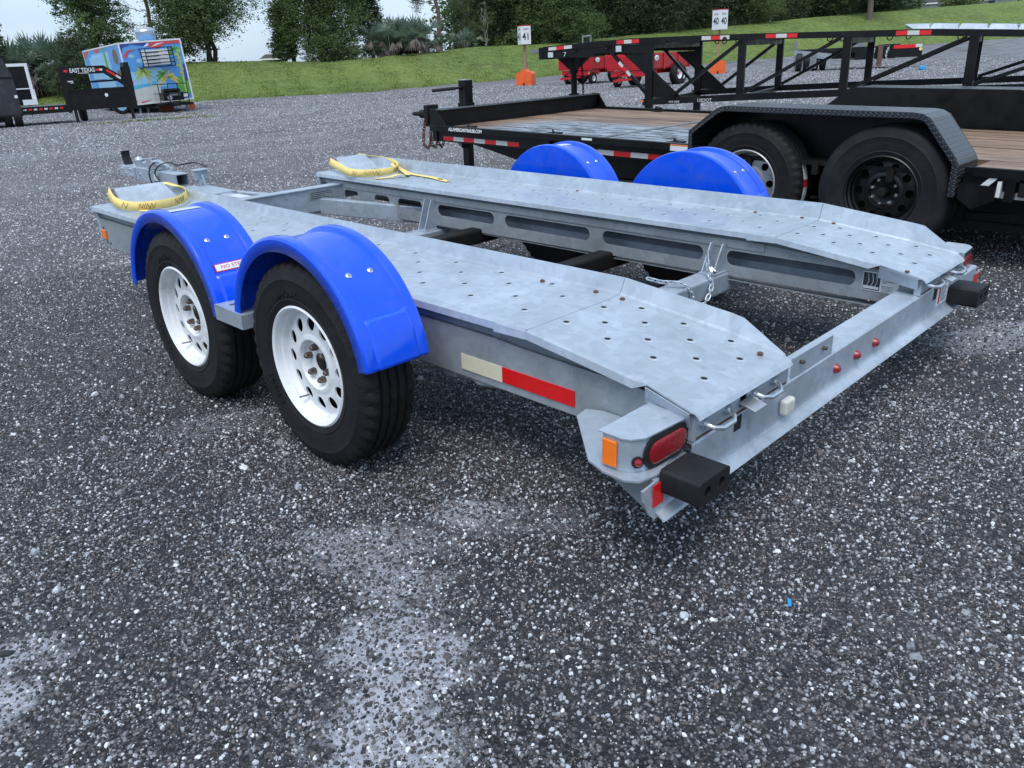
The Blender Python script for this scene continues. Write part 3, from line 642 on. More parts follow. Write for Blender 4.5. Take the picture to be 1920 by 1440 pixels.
def tree(name, label, az, R, H, cw, base, nleaf, size, leaf='leaf_cedar', bark='bark_dark', trunks=1, seed=0, blobs=None, group=None, dense=9, tr=.16, hang=0.0, lean=0, flat=.6, edge=.5):
    r = np.random.default_rng(seed+100); x, y, _ = polar(az, R, 0); z = zat(az, R)-.05
    t = thing(name, label, 'tree', (x, y, z), group=group)
    b = MB(); tops = []
    for k in range(trunks):
        ox, oy = (r.random(2)-.5)*(.0 if trunks == 1 else 1.6)
        pts = limb(b, (ox*.5, oy*.5, -.2), (ox+lean, oy, H*.86), tr, tr*.25, r, 9, .05); tops.append(pts)
    if R < 68: cw *= .80
    if blobs is None:
        blobs = []
        for k in range(dense):
            f = k/(dense-1); zz = base+(H-base)*(.10+.85*f); rad = cw*.5*(1-.55*abs(f-.35)**1.1*1.3)*(.55+.2*r.random())
            a = r.random()*2*PI; off = cw*.5*.45*(1-f*.6)*(.5+r.random()*.7)
            blobs.append((math.cos(a)*off+lean*f, math.sin(a)*off, zz, rad, rad, rad*.62))
    for bl in blobs:
        pts = tops[r.integers(0, len(tops))]; f = min(.92, max(.12, (bl[2]-.8)/H*.9)); q = pts[int(f*(len(pts)-1))]
        limb(b, q, (bl[0], bl[1], bl[2]), tr*.42, .02, r, 5, .18)
        for j in range(3):
            d = r.normal(size=3); d /= np.linalg.norm(d)
            limb(b, (bl[0], bl[1], bl[2]), (bl[0]+d[0]*bl[3]*.9, bl[1]+d[1]*bl[4]*.9, bl[2]+d[2]*bl[5]*.9), .022, .008, r, 3, .2)
    b.build('trunk', bark, t)
    P = crown_points(blobs, int(nleaf*1.9), r, edge); tri_mesh('crown', leaf_quads(P, size*.56, r, flat, 2.0, hang), leaf, t)
    return t
G1 = 'dark cedars along the top of the grass bank'
tree('oak_tree', 'dark tree at the far left edge behind the black enclosed trailer', .245, 54, 4.3, 3.4, .6, 8500, .10, 'leaf_dark', seed=1, edge=.6)
tree('cedar_tree', 'open feathery green tree rising behind the food trailer', .352, 57, 9.5, 5.8, .9, 22000, .12, 'leaf_cedar', seed=2, dense=14, edge=.35)
tree('bushy_tree', 'dark bushy tree between the palmettos and the food trailer', .325, 53, 3.2, 4.0, -.2, 12000, .09, 'leaf_dark', seed=3, edge=.6)
# lone slim pine behind the food trailer
def pine(label, az, R, H, seed, branches, lean=0, tr=.14, n=2600):
    r = np.random.default_rng(seed); x, y, _ = polar(az, R, 0); t = thing('pine_tree', label, 'tree', (x, y, zat(az, R)-.05), rot=(0, 0, -az))
    b = MB(); pts = limb(b, (0, 0, -.2), (lean, 0, H), tr, tr*.55, r, 10, .015); P = []
    for (h, dx, dz, ln) in branches:
        q = (lean*h/H, 0, h); e = (lean*h/H+dx, (r.random()-.5)*ln, h+dz); pl = limb(b, q, e, .035, .012, r, 6, .12)
        for j in range(2):
            e2 = (e[0]+(r.random()-.5)*.9, e[1]+(r.random()-.5)*.8, e[2]+(r.random()-.6)*.7); limb(b, pl[4], e2, .014, .006, r, 4, .2)
            k = n//len(branches)//3; P.append(np.array(e2)+r.normal(size=(k, 3))*np.array([.20, .20, .16]))
        k = n//len(branches)//3; P.append(np.array(e)+r.normal(size=(k, 3))*np.array([.24, .24, .18]))
    b.build('trunk', 'bark_pine', t); P = np.concatenate(P); tri_mesh('crown', leaf_quads(P, .085, r, .8, 5.0, .5), 'leaf_pine', t); return t
pine('slim bare pine trunk leaning just right of the food trailer exhaust', .408, 62, 9.0, 11,
     [(2.5, -1.3, .1, .5), (3.3, -1.6, .5, .5), (4.6, -1.5, .5, .6), (4.7, 1.1, -.9, .5), (5.4, -1.2, -.1, .6), (5.6, 1.2, .2, .6), (6.6, 1.6, .5, .6), (7.4, -1.4, .6, .6)], lean=-.9)
tree('cedar_tree', 'broad dark cedar with twin trunks right of the food trailer', .454, 60, 9.5, 9.2, .55, 44000, .12, 'leaf_cedar', trunks=3, seed=4, dense=18, edge=.45)
tree('cedar_tree', 'smaller rounded tree between the twin-trunk cedar and the dense cedar', .545, 61, 5.6, 3.6, .1, 20000, .11, 'leaf_cedar', seed=5, edge=.45)
tree('cedar_tree', 'dense dark cedar with foliage down to the grass, left of the palmetto', .578, 60, 9.5, 8.0, -1.0, 48000, .115, 'leaf_cedar', seed=6, dense=20, edge=.5)
tree('oak_tree', 'tree with a leafy branch reaching over the palmetto clump', .634, 64, 7.5, 4.6, .2, 16000, .12, 'leaf_dark', seed=7, edge=.5)
pine('tall pine with tufted branches standing right of the palmetto clump', .712, 66, 9.5, 12,
     [(3.6, -1.5, -.2, .4), (3.9, -2.1, .2, .5), (4.4, 1.0, .3, .5), (4.9, -1.7, .5, .5), (5.6, 1.5, .4, .6), (6.2, -1.5, .4, .6), (3.2, -1.4, .5, .3)], tr=.17)
tree('deciduous_tree', 'sparse pale-leaved tree beside the tall pine', .739, 68, 7.0, 3.2, .3, 9000, .09, 'leaf_light', 'bark', seed=8, edge=.2)
tree('oak_tree', 'dark oak above the left lane sign', .785, 77, 10, 9.0, .9, 38000, .15, 'leaf_dark', 'bark', seed=9, dense=16)
tree('sapling', 'thin white-stemmed sapling in front of the dark oak', .765, 69, 3.3, 1.5, 1.2, 700, .07, 'leaf_light', 'bark_pale', seed=10, tr=.05, dense=5)
tree('cedar_tree', 'rounded green cedar standing right above lane sign 41', .845, 75, 9.5, 7.2, -.2, 46000, .14, 'leaf_cedar', seed=13, dense=18)
tree('oak_tree', 'dark tree between the rounded cedar and lane sign 40', .90, 82, 10, 8.5, .4, 36000, .16, 'leaf_dark', 'bark', seed=14, dense=15)
tree('oak_tree', 'dark tree with ragged grey twigs left of lane sign 40', .955, 86, 10.5, 9.5, .3, 38000, .17, 'leaf_dark', 'bark', seed=15, dense=16)
tree('oak_tree', 'dark tree rising behind lane sign 40', 1.015, 94, 11, 10, .1, 38000, .18, 'leaf_dark', 'bark', seed=16, dense=16)
tree('deciduous_tree', 'lighter green small tree right of lane sign 40', 1.062, 93, 4.6, 5.0, .5, 12000, .12, 'leaf_light', 'bark_pale', seed=17)
tree('deciduous_tree', 'pale young tree above the truss of the car hauler', 1.083, 96, 3.6, 3.4, .6, 7000, .11, 'leaf_light', 'bark_pale', seed=18)
tree('oak_tree', 'tall dark tree behind the pale young tree', 1.075, 104, 12, 11, .1, 40000, .2, 'leaf_dark', 'bark', seed=19, dense=16)
tree('oak_tree', 'dark tree left of the lone trunk near the end of the wood', 1.14, 112, 12, 11, .0, 40000, .21, 'leaf_dark', 'bark', seed=20, dense=16)
tree('oak_tree', 'last dark tree of the wood before the houses', 1.185, 122, 12, 9, .0, 36000, .22, 'leaf_dark', 'bark', seed=21, dense=16)
t = thing('tree_trunk', 'lone grey trunk rising from the grass near the end of the wood', 'tree', polar(1.184, 108, zat(1.184, 108)-.1))
b = MB(); limb(b, (0, 0, 0), (.15, 0, 9), .33, .22, rng, 8, .01); b.build('trunk', 'bark', t)
r = np.random.default_rng(77); tri_mesh('crown', leaf_quads(crown_points([(0, 0, 9, 3, 3, 1.6)], 5000, r), .2, r), 'leaf_dark', t)
# dim wood behind the row, one mass
r = np.random.default_rng(9); Q = []
for az in np.arange(.74, 1.22, .016):
    R = lerp(az, AZC, RC)+26; x, y, _ = polar(az, R, 0); Q.append(np.array([x, y, lerp(az, AZC, ZC)+1.9])+r.normal(size=(1500, 3))*np.array([1.8, 1.8, 2.4]))
Q = np.concatenate(Q); o = tri_mesh('distant_wood', leaf_quads(Q, .33, r), 'leaf_dark', None, kind='stuff')

def palmetto(label, az, R, W, H, n, seed, dead=.3):
    r = np.random.default_rng(seed); x, y, _ = polar(az, R, 0); t = thing('palmetto', label, 'palmetto', (x, y, zat(az, R)-.05))
    G, D = [], []
    for i in range(n):
        cx, cy = r.normal(size=2)*W*.22; isdead = r.random() < dead
        az_ = r.random()*2*PI; el = (r.random()*1.25+.15) if not isdead else -r.random()*.5+.15
        ln = H*(.45+.3*r.random()); base = np.array([cx, cy, H*.12 if not isdead else H*.35]); d = np.array([math.cos(az_)*math.cos(el), math.sin(az_)*math.cos(el), math.sin(el)])
        tip = base+d*ln*(.75 if not isdead else .55); side = np.cross(d, [0, 0, 1]); side /= np.linalg.norm(side)+1e-6; upv = np.cross(side, d)
        for k in range(11):
            a = (k-5)/5*1.25; fd = d*math.cos(a)+side*math.sin(a); fd = fd+np.array([0, 0, -.25*abs(a) - (.9 if isdead else .12)]); fl = ln*.48*(1-.25*abs(a)/1.25); w_ = .028*H/1.6
            e = tip+fd*fl; s2 = np.cross(fd, upv); s2 /= np.linalg.norm(s2)+1e-6
            q = np.stack([tip, tip+fd*fl*.45+s2*w_, e, tip+fd*fl*.45-s2*w_]); (D if isdead else G).append(q)
        q = np.stack([base-side*.012, base+side*.012, tip+side*.008, tip-side*.008]); (D if isdead else G).append(q)
    tri_mesh('fronds', np.array(G), 'leaf_palm', t)
    if D: tri_mesh('dead_fronds', np.array(D), 'leaf_dead', t)
    return t
palmetto('pale green palmetto clump above the black enclosed trailer', .262, 56, 3.4, 3.4, 190, 31, .2)
palmetto('palmetto with a skirt of dead brown fronds left of the bushy tree', .297, 57, 3.2, 3.5, 230, 32, .5)
palmetto('large palmetto clump with spiky grey-green fronds right of the dense cedar', .668, 61, 4.2, 2.9, 360, 33, .16)
palmetto('small palmetto tucked beside the sparse pale-leaved tree', .738, 67, 1.5, 1.9, 60, 34, .1)
palmetto('low dark palmetto bush left of the large palmetto clump', .645, 60.5, 2.0, 1.6, 90, 35, .3)
def bush(label, az, R, blobs, n, size, leaf, seed):
    r = np.random.default_rng(seed); x, y, _ = polar(az, R, 0); t = thing('bush', label, 'bush', (x, y, zat(az, R)-.1)); 
    tri_mesh('foliage', leaf_quads(crown_points(blobs, n, r), size, r), leaf, t); return t
bush('small round bush on the skyline left of the house', 1.213, 132, [(0, 0, .9, 2.6, 2.0, .9)], 2600, .18, 'leaf_dark', 51)
bush('bush growing in front of the house at the top of the bank', 1.268, 137, [(0, 0, .8, 2.6, 2, .7), (2.4, .5, .7, 2.2, 2, .6)], 3000, .18, 'leaf_light', 52)
bush('green bush beside the twin-trunk cedar on the crest', .43, 60.5, [(0, 0, .5, .8, .8, .7)], 900, .08, 'leaf_cedar', 53)
bush('low shrubs at the foot of the dark oak', .80, 74, [(0, 0, .5, 2.6, 1.6, .8), (3, 0, .5, 2.2, 1.4, .7)], 2600, .12, 'leaf_light', 54)

# house on the skyline
def house(label, az, R, W, D, wall, roofh, rot, seed=0):
    x, y, _ = polar(az, R, 0); z = zat(az, R)-.3; t = thing('house', label, 'house', (x, y, z), (0, 0, rot))
    b = MB(); b.box(-W/2, W/2, -D/2, D/2, 0, wall); b.build('wall', 'siding', t)
    b = MB(); o = .5; b.prism([(-W/2-o, wall-.05), (W/2+o, wall-.05), (W/2-W*.18, wall+roofh), (-W/2+W*.18, wall+roofh)], 'y', -D/2-o, D/2+o); rf = b.build('roof', 'roof', t)
    b = MB(); b.box(-W/2-o-.02, W/2+o+.02, -D/2-o-.08, -D/2-o-.01, wall-.12, wall+.06); b.build('gutter', 'white', rf)
    for k in range(3):
        cx = -W/2+W*(k+.5)/3; b = MB(); b.box(cx-.55, cx+.55, -D/2-.05, -D/2+.02, wall*.35, wall*.85); wn = b.build('window', 'white', t)
        b = MB(); b.box(cx-.45, cx+.45, -D/2-.09, -D/2-.052, wall*.4, wall*.8); b.build('pane', 'glass', wn)
    return t
house('pale house with grey hipped roof on the skyline at the top right', 1.252, 165, 13, 8, 1.7, 1.4, -1.25)
house('second grey-roofed house on the skyline at the right edge', 1.296, 172, 12, 8, 1.9, 1.3, -1.3)
house('low grey-roofed building glimpsed under the smaller rounded tree', .522, 115, 2.6, 3, .95, .55, -.5)

# ------------------------------------------------------------------ wheels
def wheel(root, R, rr, W, nh, nl, rimm, tyrem, pos, out=-1, lugr=None, hub=0.0, parent_z=0, blocks=True, big=False, lugm='lug'):
    """wheel as part of root: tyre > rim, hub...; axis x, outer side at out*x"""
    x0, y0, z0 = pos; o = out; h = W/2
    def PR(l): return [(r, x0+o*t) for r, t in l]
    s = R/.333
    prof = [(rr-.004, h*.78), (rr+.004, h*.93), (rr+.022*s, h*1.0), (rr+.026*s, h*1.02), (rr+.030*s, h*1.0), (rr+(R-rr)*.45, h*1.06), (rr+(R-rr)*.62, h*1.05), (rr+(R-rr)*.64, h*1.065), (rr+(R-rr)*.67, h*1.045), (R-.030*s, h*1.0), (R-.014*s, h*.94), (R-.005*s, h*.86), (R, h*.74)]
    gw = h*.045
    for g in (.50, .17, -.17, -.50):
        prof += [(R+.001, h*g+gw*1.5), (R-.008*s, h*g+gw), (R-.008*s, h*g-gw), (R+.001, h*g-gw*1.5)]
    prof += [(R, -h*.74), (R-.006*s, -h*.88), (R-.03*s, -h), (rr+(R-rr)*.5, -h*1.05), (rr+.01, -h*.95), (rr-.004, -h*.78)]
    n = 132; b = MB(); c = Vector((0, y0, z0)); vs = []; m = len(prof)
    for k in range(n):
        a = 2*PI*k/n
        for j, (r, t) in enumerate(prof):
            q = r
            if blocks and 9 <= j <= 12 and (k % 3 == 0): q -= .010*s
            if blocks and m-6 <= j <= m-4 and (k % 3 == 0): q -= .010*s
            if blocks and 12 < j < m-6 and (k % 3 == 1) and r >= R: q -= .0035*s
            vs.append((x0+o*t, y0+q*math.cos(a), z0+q*math.sin(a)))
    fs = [(k*m+j, k*m+j+1, ((k+1) % n)*m+j+1, ((k+1) % n)*m+j) for k in range(n) for j in range(m-1)]
    b.add(vs, fs, 0, True); ty = b.build('tyre', tyrem, root)
    # rim with real holes
    b = MB(); q = rr/.186; DD = .46 if not big else .34
    b.lathe([(rr+.002, x0+o*h*.76-0), (rr+.007, x0+o*h*.95), (rr+.001, x0+o*h*.99), (rr-.006, x0+o*h*.93), (rr-.009, x0+o*h*.72), (rr-.016, x0+o*h*.66), (rr-.020, x0+o*h*(DD+.02)), (rr-.026, x0+o*h*DD)], (0, y0, z0), 72)
    r1, r0 = rr-.026, .100*q; e1, e0 = x0+o*h*DD, x0+o*h*(DD+.13)
    if nh >= 12: r0 = .098*q
    sec = 2*PI/nh; hr = (r1-r0)*.34; ht = min(hr, .5*sec*(r0+r1)/2*.62); ns = 16
    for k in range(nh):
        a0 = k*sec; inn, outr = [], []
        for i in range(ns):
            th = 2*PI*i/ns; cx, cy = math.cos(th), math.sin(th)
            sc_ = 1/max(abs(cx), abs(cy)); sx, sy = cx*sc_, cy*sc_
            def pt(fx, fy, absr=None):
                rad = (r0+r1)/2+fy; t = (rad-r0)/(r1-r0); a = a0+fx; crown = .004*math.sin(PI*t)
                return (e0+(e1-e0)*t+o*crown, y0+rad*math.cos(a), z0+rad*math.sin(a))
            outr.append(pt(sx*sec/2, sy*(r1-r0)/2)); inn.append(pt(cx*ht/((r0+r1)/2), cy*hr))
        lip = [(p[0]-o*.006, p[1], p[2]) for p in inn]
        b.add(outr+inn, [(i, (i+1) % ns, ns+(i+1) % ns, ns+i) for i in range(ns)], 0, True)
        b.add(inn+lip, [(i, (i+1) % ns, ns+(i+1) % ns, ns+i) for i in range(ns)])
    b.lathe([(r0, e0), (.088*q, x0+o*h*(DD+.18)), (.080*q, x0+o*h*(DD+.18)), (.074*q, x0+o*h*(DD+.1)), (.070*q, x0+o*h*(DD-.04)), (.062*q, x0+o*h*(DD-.08)), (.030*q, x0+o*h*(DD-.1)), (.028*q, x0+o*h*(DD-.3))], (0, y0, z0), 48)
    rim = b.build('rim', rimm, root)
    b = MB(); b.disc((x0+o*h*-.05, y0, z0), rr-.02, n=32); b.lathe([(rr-.02, x0+o*h*-.05), (rr-.015, x0-o*h*.9)], (0, y0, z0), 32); b.build('brake_drum', 'dark', root)
    lr = .052*q if lugr is None else lugr
    lg = MB(); lg.tube([(0, 0, 0), (o*.010, 0, 0), (o*.020, 0, 0), (o*.025, 0, 0)], [.0115*q, .0105*q, .0095*q, .005*q], 6); me = None
    for k in range(nl):
        a = 2*PI*(k+.3)/nl
        if me is None: l = lg.build('lug_nut', lugm, rim); me = l.data
        else: l = place(me, 'lug_nut', rim)
        l.location = (x0+o*h*(DD-.08), y0+lr*math.cos(a), z0+lr*math.sin(a))
    b = MB(); b.tube([(x0+o*h*.05, y0, z0), (x0+o*(h*(DD-.1)+hub), y0, z0), (x0+o*(h*(DD-.08)+hub), y0, z0)], [.027*q, .024*q, .012*q], 24)
    b.build('hub_cap', 'black_matt', root)
    if parent_z:
        for word, ac in (('TRAIL', -.55), ('RADIAL', 1.35)):
            for i, ch in enumerate(word):
                a = ac-(i-(len(word)-1)/2)*.105*(-o); rm_ = rr+(R-rr)*.33; nx = Vector((o, 0, 0)); rad = Vector((0, math.cos(a), math.sin(a)))
                text(ch, .030, tyrem, 'raised_letter', ty, basis(Vector((x0+o*h*1.035, y0, z0))+rad*rm_, rad.cross(nx), rad), .0022)
    # valve stem
    a = -1.0; b = MB(); b.tube([(x0+o*h*(DD+.03), y0+(rr-.035)*math.cos(a), z0+(rr-.035)*math.sin(a)), (x0+o*h*(DD+.4), y0+(rr-.04)*math.cos(a), z0+(rr-.04)*math.sin(a))], .004, 8); b.build('valve_stem', 'zinc', root)
    return ty

# ------------------------------------------------------------------ the car trailer (x: near side 0 -> far side, y: rear 0 -> tongue)
K = .0182
TR = thing('car_trailer', 'galvanised tandem axle car trailer with bright blue plastic fenders in the foreground', 'trailer', (0, 0, 0), (math.atan(K), 0, 0))
ZD, ZR = .489, .428          # deck height front part, rear edge
SEAM, LEN = .568, 3.86
def deck_part(u0, w, fl, rear):
    """one formed deck sheet: rolled lip on the near side, flat tread, tall flange on the far side"""
    lip_s = .69
    def prof(zc, du0=0.0, du1=0.0):
        a, c = u0+du0, u0+w+du1
        return [(a+.004, zc-.026), (a-.006, zc-.023), (a-.001, zc-.003), (a+.006, zc), (a+.02, zc), (c-.075, zc), (c-.055, zc+.003), (c-.032, zc+.004), (c-.026, zc+.010), (c-.002, zc+fl-.002), (c+.002, zc+fl-.003)]
    b = MB()
    if not rear:
        st = [(SEAM, 0, 0, ZD), (lip_s, 0, 0, ZD), (1.5, 0, 0, ZD), (2.6, 0, 0, ZD), (LEN, 0, 0, ZD)]
        rows = []
        for (v, d0, d1, z) in st:
            p = prof(z, d0, d1)
            if v == SEAM: p[0:3] = [(p[3][0]-.001, p[3][1]-.002)]*3
            rows.append([(x, v, zz) for x, zz in p])
    else:
        rows = []
        for v, d0, d1 in ((SEAM-.002, 0, 0), (.40, -.004, 0), (.19, -.012, 0), (.15, -.02, -.006), (.07, -.038, -.014), (0.0, -.055, -.026)):
            z = ZR+(ZD-ZR)*v/SEAM; p = prof(z, d0, d1)
            if v > .16: p = [(x-.003, zz-.001) if i < 3 else (x, zz) for i, (x, zz) in enumerate(p)]
            if v <= .15:
                a = p[3]; p[0:3] = [(a[0]-.001, a[1]-.003)]*3
                f = min(1, max(0, (v+.002)/.15)); zc = z
                p[9] = (p[8][0]+(p[9][0]-p[8][0])*f, p[8][1]+(p[9][1]-p[8][1])*f-.006*(1-f)); p[10] = (p[9][0]+.003, p[9][1]-.001); 
            rows.append([(x, v, zz) for x, zz in p])
        z = ZR; p = rows[-1]
        for dv, dz in ((-.008, -.002), (-.018, -.008), (-.025, -.017)):
            rows.append([(x, dv, z+dz) if zz <= z+.012 else (x, dv, z+dz) for x, _, zz in p])
    m = len(rows[0]); vs = [q for r_ in rows for q in r_]
    b.add(vs, [(i*m+j, i*m+j+1, (i+1)*m+j+1, (i+1)*m+j) for i in range(len(rows)-1) for j in range(m-1)], 0, False)
    if rear:   # the rolled lip of the rear sheet runs on a little past the seam
        b.add([(u0-.010, lip_s, ZD-.030), (u0-.011, lip_s, ZD-.026), (u0-.006, lip_s, ZD-.0045), (u0-.002, lip_s, ZD-.0045), (u0+.001, SEAM-.002, ZD-.028), (u0-.010, SEAM-.002, ZD-.025), (u0-.004, SEAM-.002, ZD-.004), (u0+.006, SEAM-.002, ZD-.004)], [(0, 1, 5, 4), (1, 2, 6, 5), (2, 3, 7, 6)])
    else:
        pass
    o = b.build('rear_deck_plate' if rear else 'deck_plate', 'galv', TR)
    s = o.modifiers.new('thickness', 'SOLIDIFY'); s.thickness = .0035; s.offset = -1
    return o
DECKS = {}
for side, (u0, w, fl) in {'near': (0.0, .452, .053), 'far': (1.432, .40, .073)}.items():
    DECKS[side] = (deck_part(u0, w, fl, False), deck_part(u0, w, fl, True))
for u_, sx in ((0.0, 1), (1.432, 1)):
    b = MB(); z0 = ZR+(ZD-ZR)*.15/SEAM
    b.hexa([(u_-.012, .155, z0-.050), (u_-.009, .155, z0-.050), (u_-.042, .004, ZR-.046), (u_-.046, .004, ZR-.046), (u_-.022, .150, z0-.006), (u_-.018, .150, z0-.006), (u_-.052, .002, ZR-.006), (u_-.056, .002, ZR-.006)]); b.build('corner_gusset', 'galv', TR)
# pressed dimples with holes
dm = MB(); prof = [(.0185, -.0005), (.015, .0004), (.0118, .0022), (.0102, .0030), (.0092, .0028), (.0088, .0010)]
vs = []; n = 14
for k in range(n):
    a = 2*PI*k/n; vs += [(r*math.cos(a), r*math.sin(a), z) for r, z in prof]
m = len(prof); dm.add(vs, [(k*m+j, k*m+j+1, ((k+1) % n)*m+j+1, ((k+1) % n)*m+j) for k in range(n) for j in range(m-1)], 0, True)
dm.add([(.0088*math.cos(2*PI*k/n), .0088*math.sin(2*PI*k/n), .0019) for k in range(n)], [tuple(range(n))], 1)
dme = None
def dimple(par, u, v, z, rx=0.0):
    global dme
    if dme is None:
        o = dm.build('dimple', ['galv', 'dark'], par); dme = o.data
    else: o = place(dme, 'dimple', par)
    o.location = (u, v, z); o.rotation_euler = (rx, 0, 0)
for side, off in (('near', 0.0), ('far', 1.425)):
    fd, rd = DECKS[side]; sl = math.atan((ZD-ZR)/SEAM); sc_ = 1 if side == 'near' else .88
    for ci, (uc, vs_) in enumerate(((.125, (.071, .226, .379, .53)), (.208, (.148, .304, .455)), (.298, (.071, .226, .38, .532)), (.381, (.147, .303, .453)))):
        for v in vs_: dimple(rd, off+(uc-.03*(1-v/.5)*.3)*sc_, v, ZR+(ZD-ZR)*v/SEAM+.0008, sl)
        v = (.694 if ci % 2 == 0 else .812)
        while v < 3.3: dimple(fd, off+uc*sc_, v, ZD+.0008); v += .2365
bh = MB(); bh.tube([(0, 0, 0), (0, 0, .004), (0, 0, .006)], [.0085, .0085, .005], 8); bme = None
for u, v in ((.386, .86), (.396, .64), (.395, .535), (.36, .05), (1.80, .86), (1.80, .64), (1.80, .5), (1.80, 1.9), (1.40, .05)):
    if bme is None: o = bh.build('deck_bolt', 'rust', DECKS['near'][1 if v < SEAM else 0]); bme = o.data
    else: o = place(bme, 'deck_bolt', DECKS['near' if u < 1 else 'far'][1 if v < SEAM else 0])
    z = ZD if v > SEAM else ZR+(ZD-ZR)*v/SEAM; o.location = (u, v, z+.003)

# longitudinal beams
def yz_plate(outline, holes, thick, x, name, m, parent, **kw):
    me = plate(outline, holes, thick)      # XY = (v, z)
    me.transform(Matrix(((0, 0, 1, x), (1, 0, 0, 0), (0, 1, 0, 0), (0, 0, 0, 1)))); me.materials.clear(); me.materials.append(M[m]); me.update(); return place(me, name, parent, **kw)
SO = [(LEN, .272), (.285, .270), (.225, .282), (.185, .310), (.168, .345), (.165, .392), (.178, .408), (.20, .412), (.60, .420), (.69, .426), (LEN, .426)]
slots = [slot(a, c, .340, .402, r_) for a, c, r_ in ((3.423, 3.573, .022), (3.10, 3.251, .028), (2.79, 3.015, .03), (2.186, 2.645, .031), (1.527, 2.104, .031), (.899, 1.449, .031), (.245, .787, .029))]
yz_plate(SO, [], .004, .018, 'side_beam', 'galv_dull', TR)
yz_plate(SO, slots, .004, .415, 'side_beam', 'galv_dull', TR)
SF = [(LEN-.09, .272), (.0, .300), (.0, .395), (.18, .422), (.70, .45), (LEN-.09, .45)]
yz_plate(SF, slots, .004, 1.450, 'side_beam', 'galv_dull', TR)
yz_plate(SO, [], .004, 1.835, 'side_beam', 'galv_dull', TR)
# turned flanges of the beams, upper rails under the deck
for u, s, v0 in ((.021, 1, .30), (.412, -1, .30), (1.453, 1, .12), (1.832, -1, .30)):
    b = MB(); b.box(*sorted((u, u+s*.05)), v0, LEN-.1, .274, .278); b.box(*sorted((u, u+s*.05)), .72, LEN-.1, .4205, .4245); b.build('beam_flange', 'galv_dull', TR)
for u, far in ((.030, 0), (.385, 0), (1.462, 1), (1.79, 1)):
    b = MB(); b.prism([(LEN-.02, .4275), (.70, .4275), (.70, .482), (LEN-.02, .482)], 'x', u, u+.02)
    b.prism([(.74, .422), (.16, .385), (.04, .375), (.04, ZR-.006), (.69, .480)], 'x', u+.004, u+.02)
    b.build('upper_rail', 'galv_dull', TR)
b = MB(); b.box(1.4435, 1.4465, .62, 3.55, .416, .448); b.build('stiffener_strip', 'galv_dull', TR)
# fold under deck closing the channel so the inside reads as metal
for u0, u1 in ((.05, .385), (1.48, 1.79)):
    b = MB(); b.box(u0, u1, .75, LEN-.05, .466, .470); b.build('under_sheet', 'galv_dull', TR)
b = MB(); b.prism([(1.56, .285), (1.66, .285), (1.66, .360), (1.60, .366), (1.56, .340)], 'y', .20, 2.7); b.build('inner_stringer', 'galv', TR)
# front end walls and wheel stops
for u0, u1 in ((.0, .44), (1.432, 1.83)):
    b = MB(); b.box(u0+.01, u1-.03, LEN-.02, LEN, .30, ZD+.004); b.build('front_wall', 'galv', TR, bevel=.004)
    b = MB(); v0 = LEN-.22; q0, q1 = u0+.09, u1-.055
    b.hexa([(q0, v0, ZD+.002), (q1, v0, ZD+.002), (q1, v0+.005, ZD+.002), (q0, v0+.005, ZD+.002), (q0, v0+.035, ZD+.035), (q1, v0+.035, ZD+.035), (q1, v0+.04, ZD+.035), (q0, v0+.04, ZD+.035)])
    b.hexa([(q0, v0+.035, ZD+.035), (q1, v0+.035, ZD+.035), (q1, v0+.04, ZD+.033), (q0, v0+.04, ZD+.033), (q0+.01, v0+.115, ZD+.092), (q1-.02, v0+.115, ZD+.092), (q1-.02, v0+.12, ZD+.088), (q0+.01, v0+.12, ZD+.088)])
    b.build('wheel_stop', 'galv', TR)

# cross members
b = MB(); b.box(.42, 1.447, 3.60, 3.605, .292, .432); b.box(.42, 1.447, 3.59, 3.68, .4325, .4375); b.box(.42, 1.447, 3.6055, 3.66, .292, .296); b.build('front_crossmember', 'galv', TR)
b = MB(); b.box(1.20, 1.38, 3.5975, 3.5995, .365, .415); st = b.build('rating_plate', 'galv_dull', TR)
b = MB()
for k in range(4): b.box(1.21, 1.21+(.15, .16, .11, .13)[k], 3.5968, 3.5974, .405-.011*k, .409-.011*k)
b.build('print', 'ink', st)
b = MB(); b.box(.025, 1.83, 2.64, 2.76, .185, .255); b.build('cross_tube', 'galv', TR, bevel=.006)
b = MB(); b.box(.425, 1.83, .775, .875, .222, .2705) if False else b.box(.425, 1.83, .775, .875, .222, .308); b.build('cross_tube', 'galv', TR, bevel=.008)
for v, z0 in ((.825, .31), (2.70, .257)):
    for du in (-.055, .0):
        for u, s in ((1.448, -1), (.418, 1)):
            me_ = None
            b = MB(); 
            vv = v+.02+du*1.0
            b.hexa([(u, vv, z0), (u+s*.095, vv, z0), (u+s*.095, vv+.006, z0), (u, vv+.006, z0), (u, vv, .43), (u+s*.03, vv, .43), (u+s*.03, vv+.006, .43), (u, vv+.006, .43)])
            b.build('gusset', 'galv', TR)
    b = MB(); b.box(1.35, 1.447, v-.045, v+.035, z0-.001, z0+.005); b.build('gusset_foot', 'galv', TR)
for v in (1.43, 2.33):
    b = MB(); b.box(-.05, 1.91, v-.045, v+.045, .225, .305); b.build('axle_tube', 'black_matt', TR, bevel=.012)
    for s, u in ((-1, -.06), (1, 1.92)):
        b = MB(); b.bar((u, v, .26), (u, v-.21, .31), .03, .05); b.bar((u, v-.21, .31), (u+s*.06, v-.21, .31), .04); b.build('torsion_arm', 'black_matt', TR)
b = MB(); b.tube([(1.30, 2.23, .24), (1.36, 2.15, .215), (1.45, 2.1, .24)], .004, 6); b.build('brake_cable', 'black', TR)
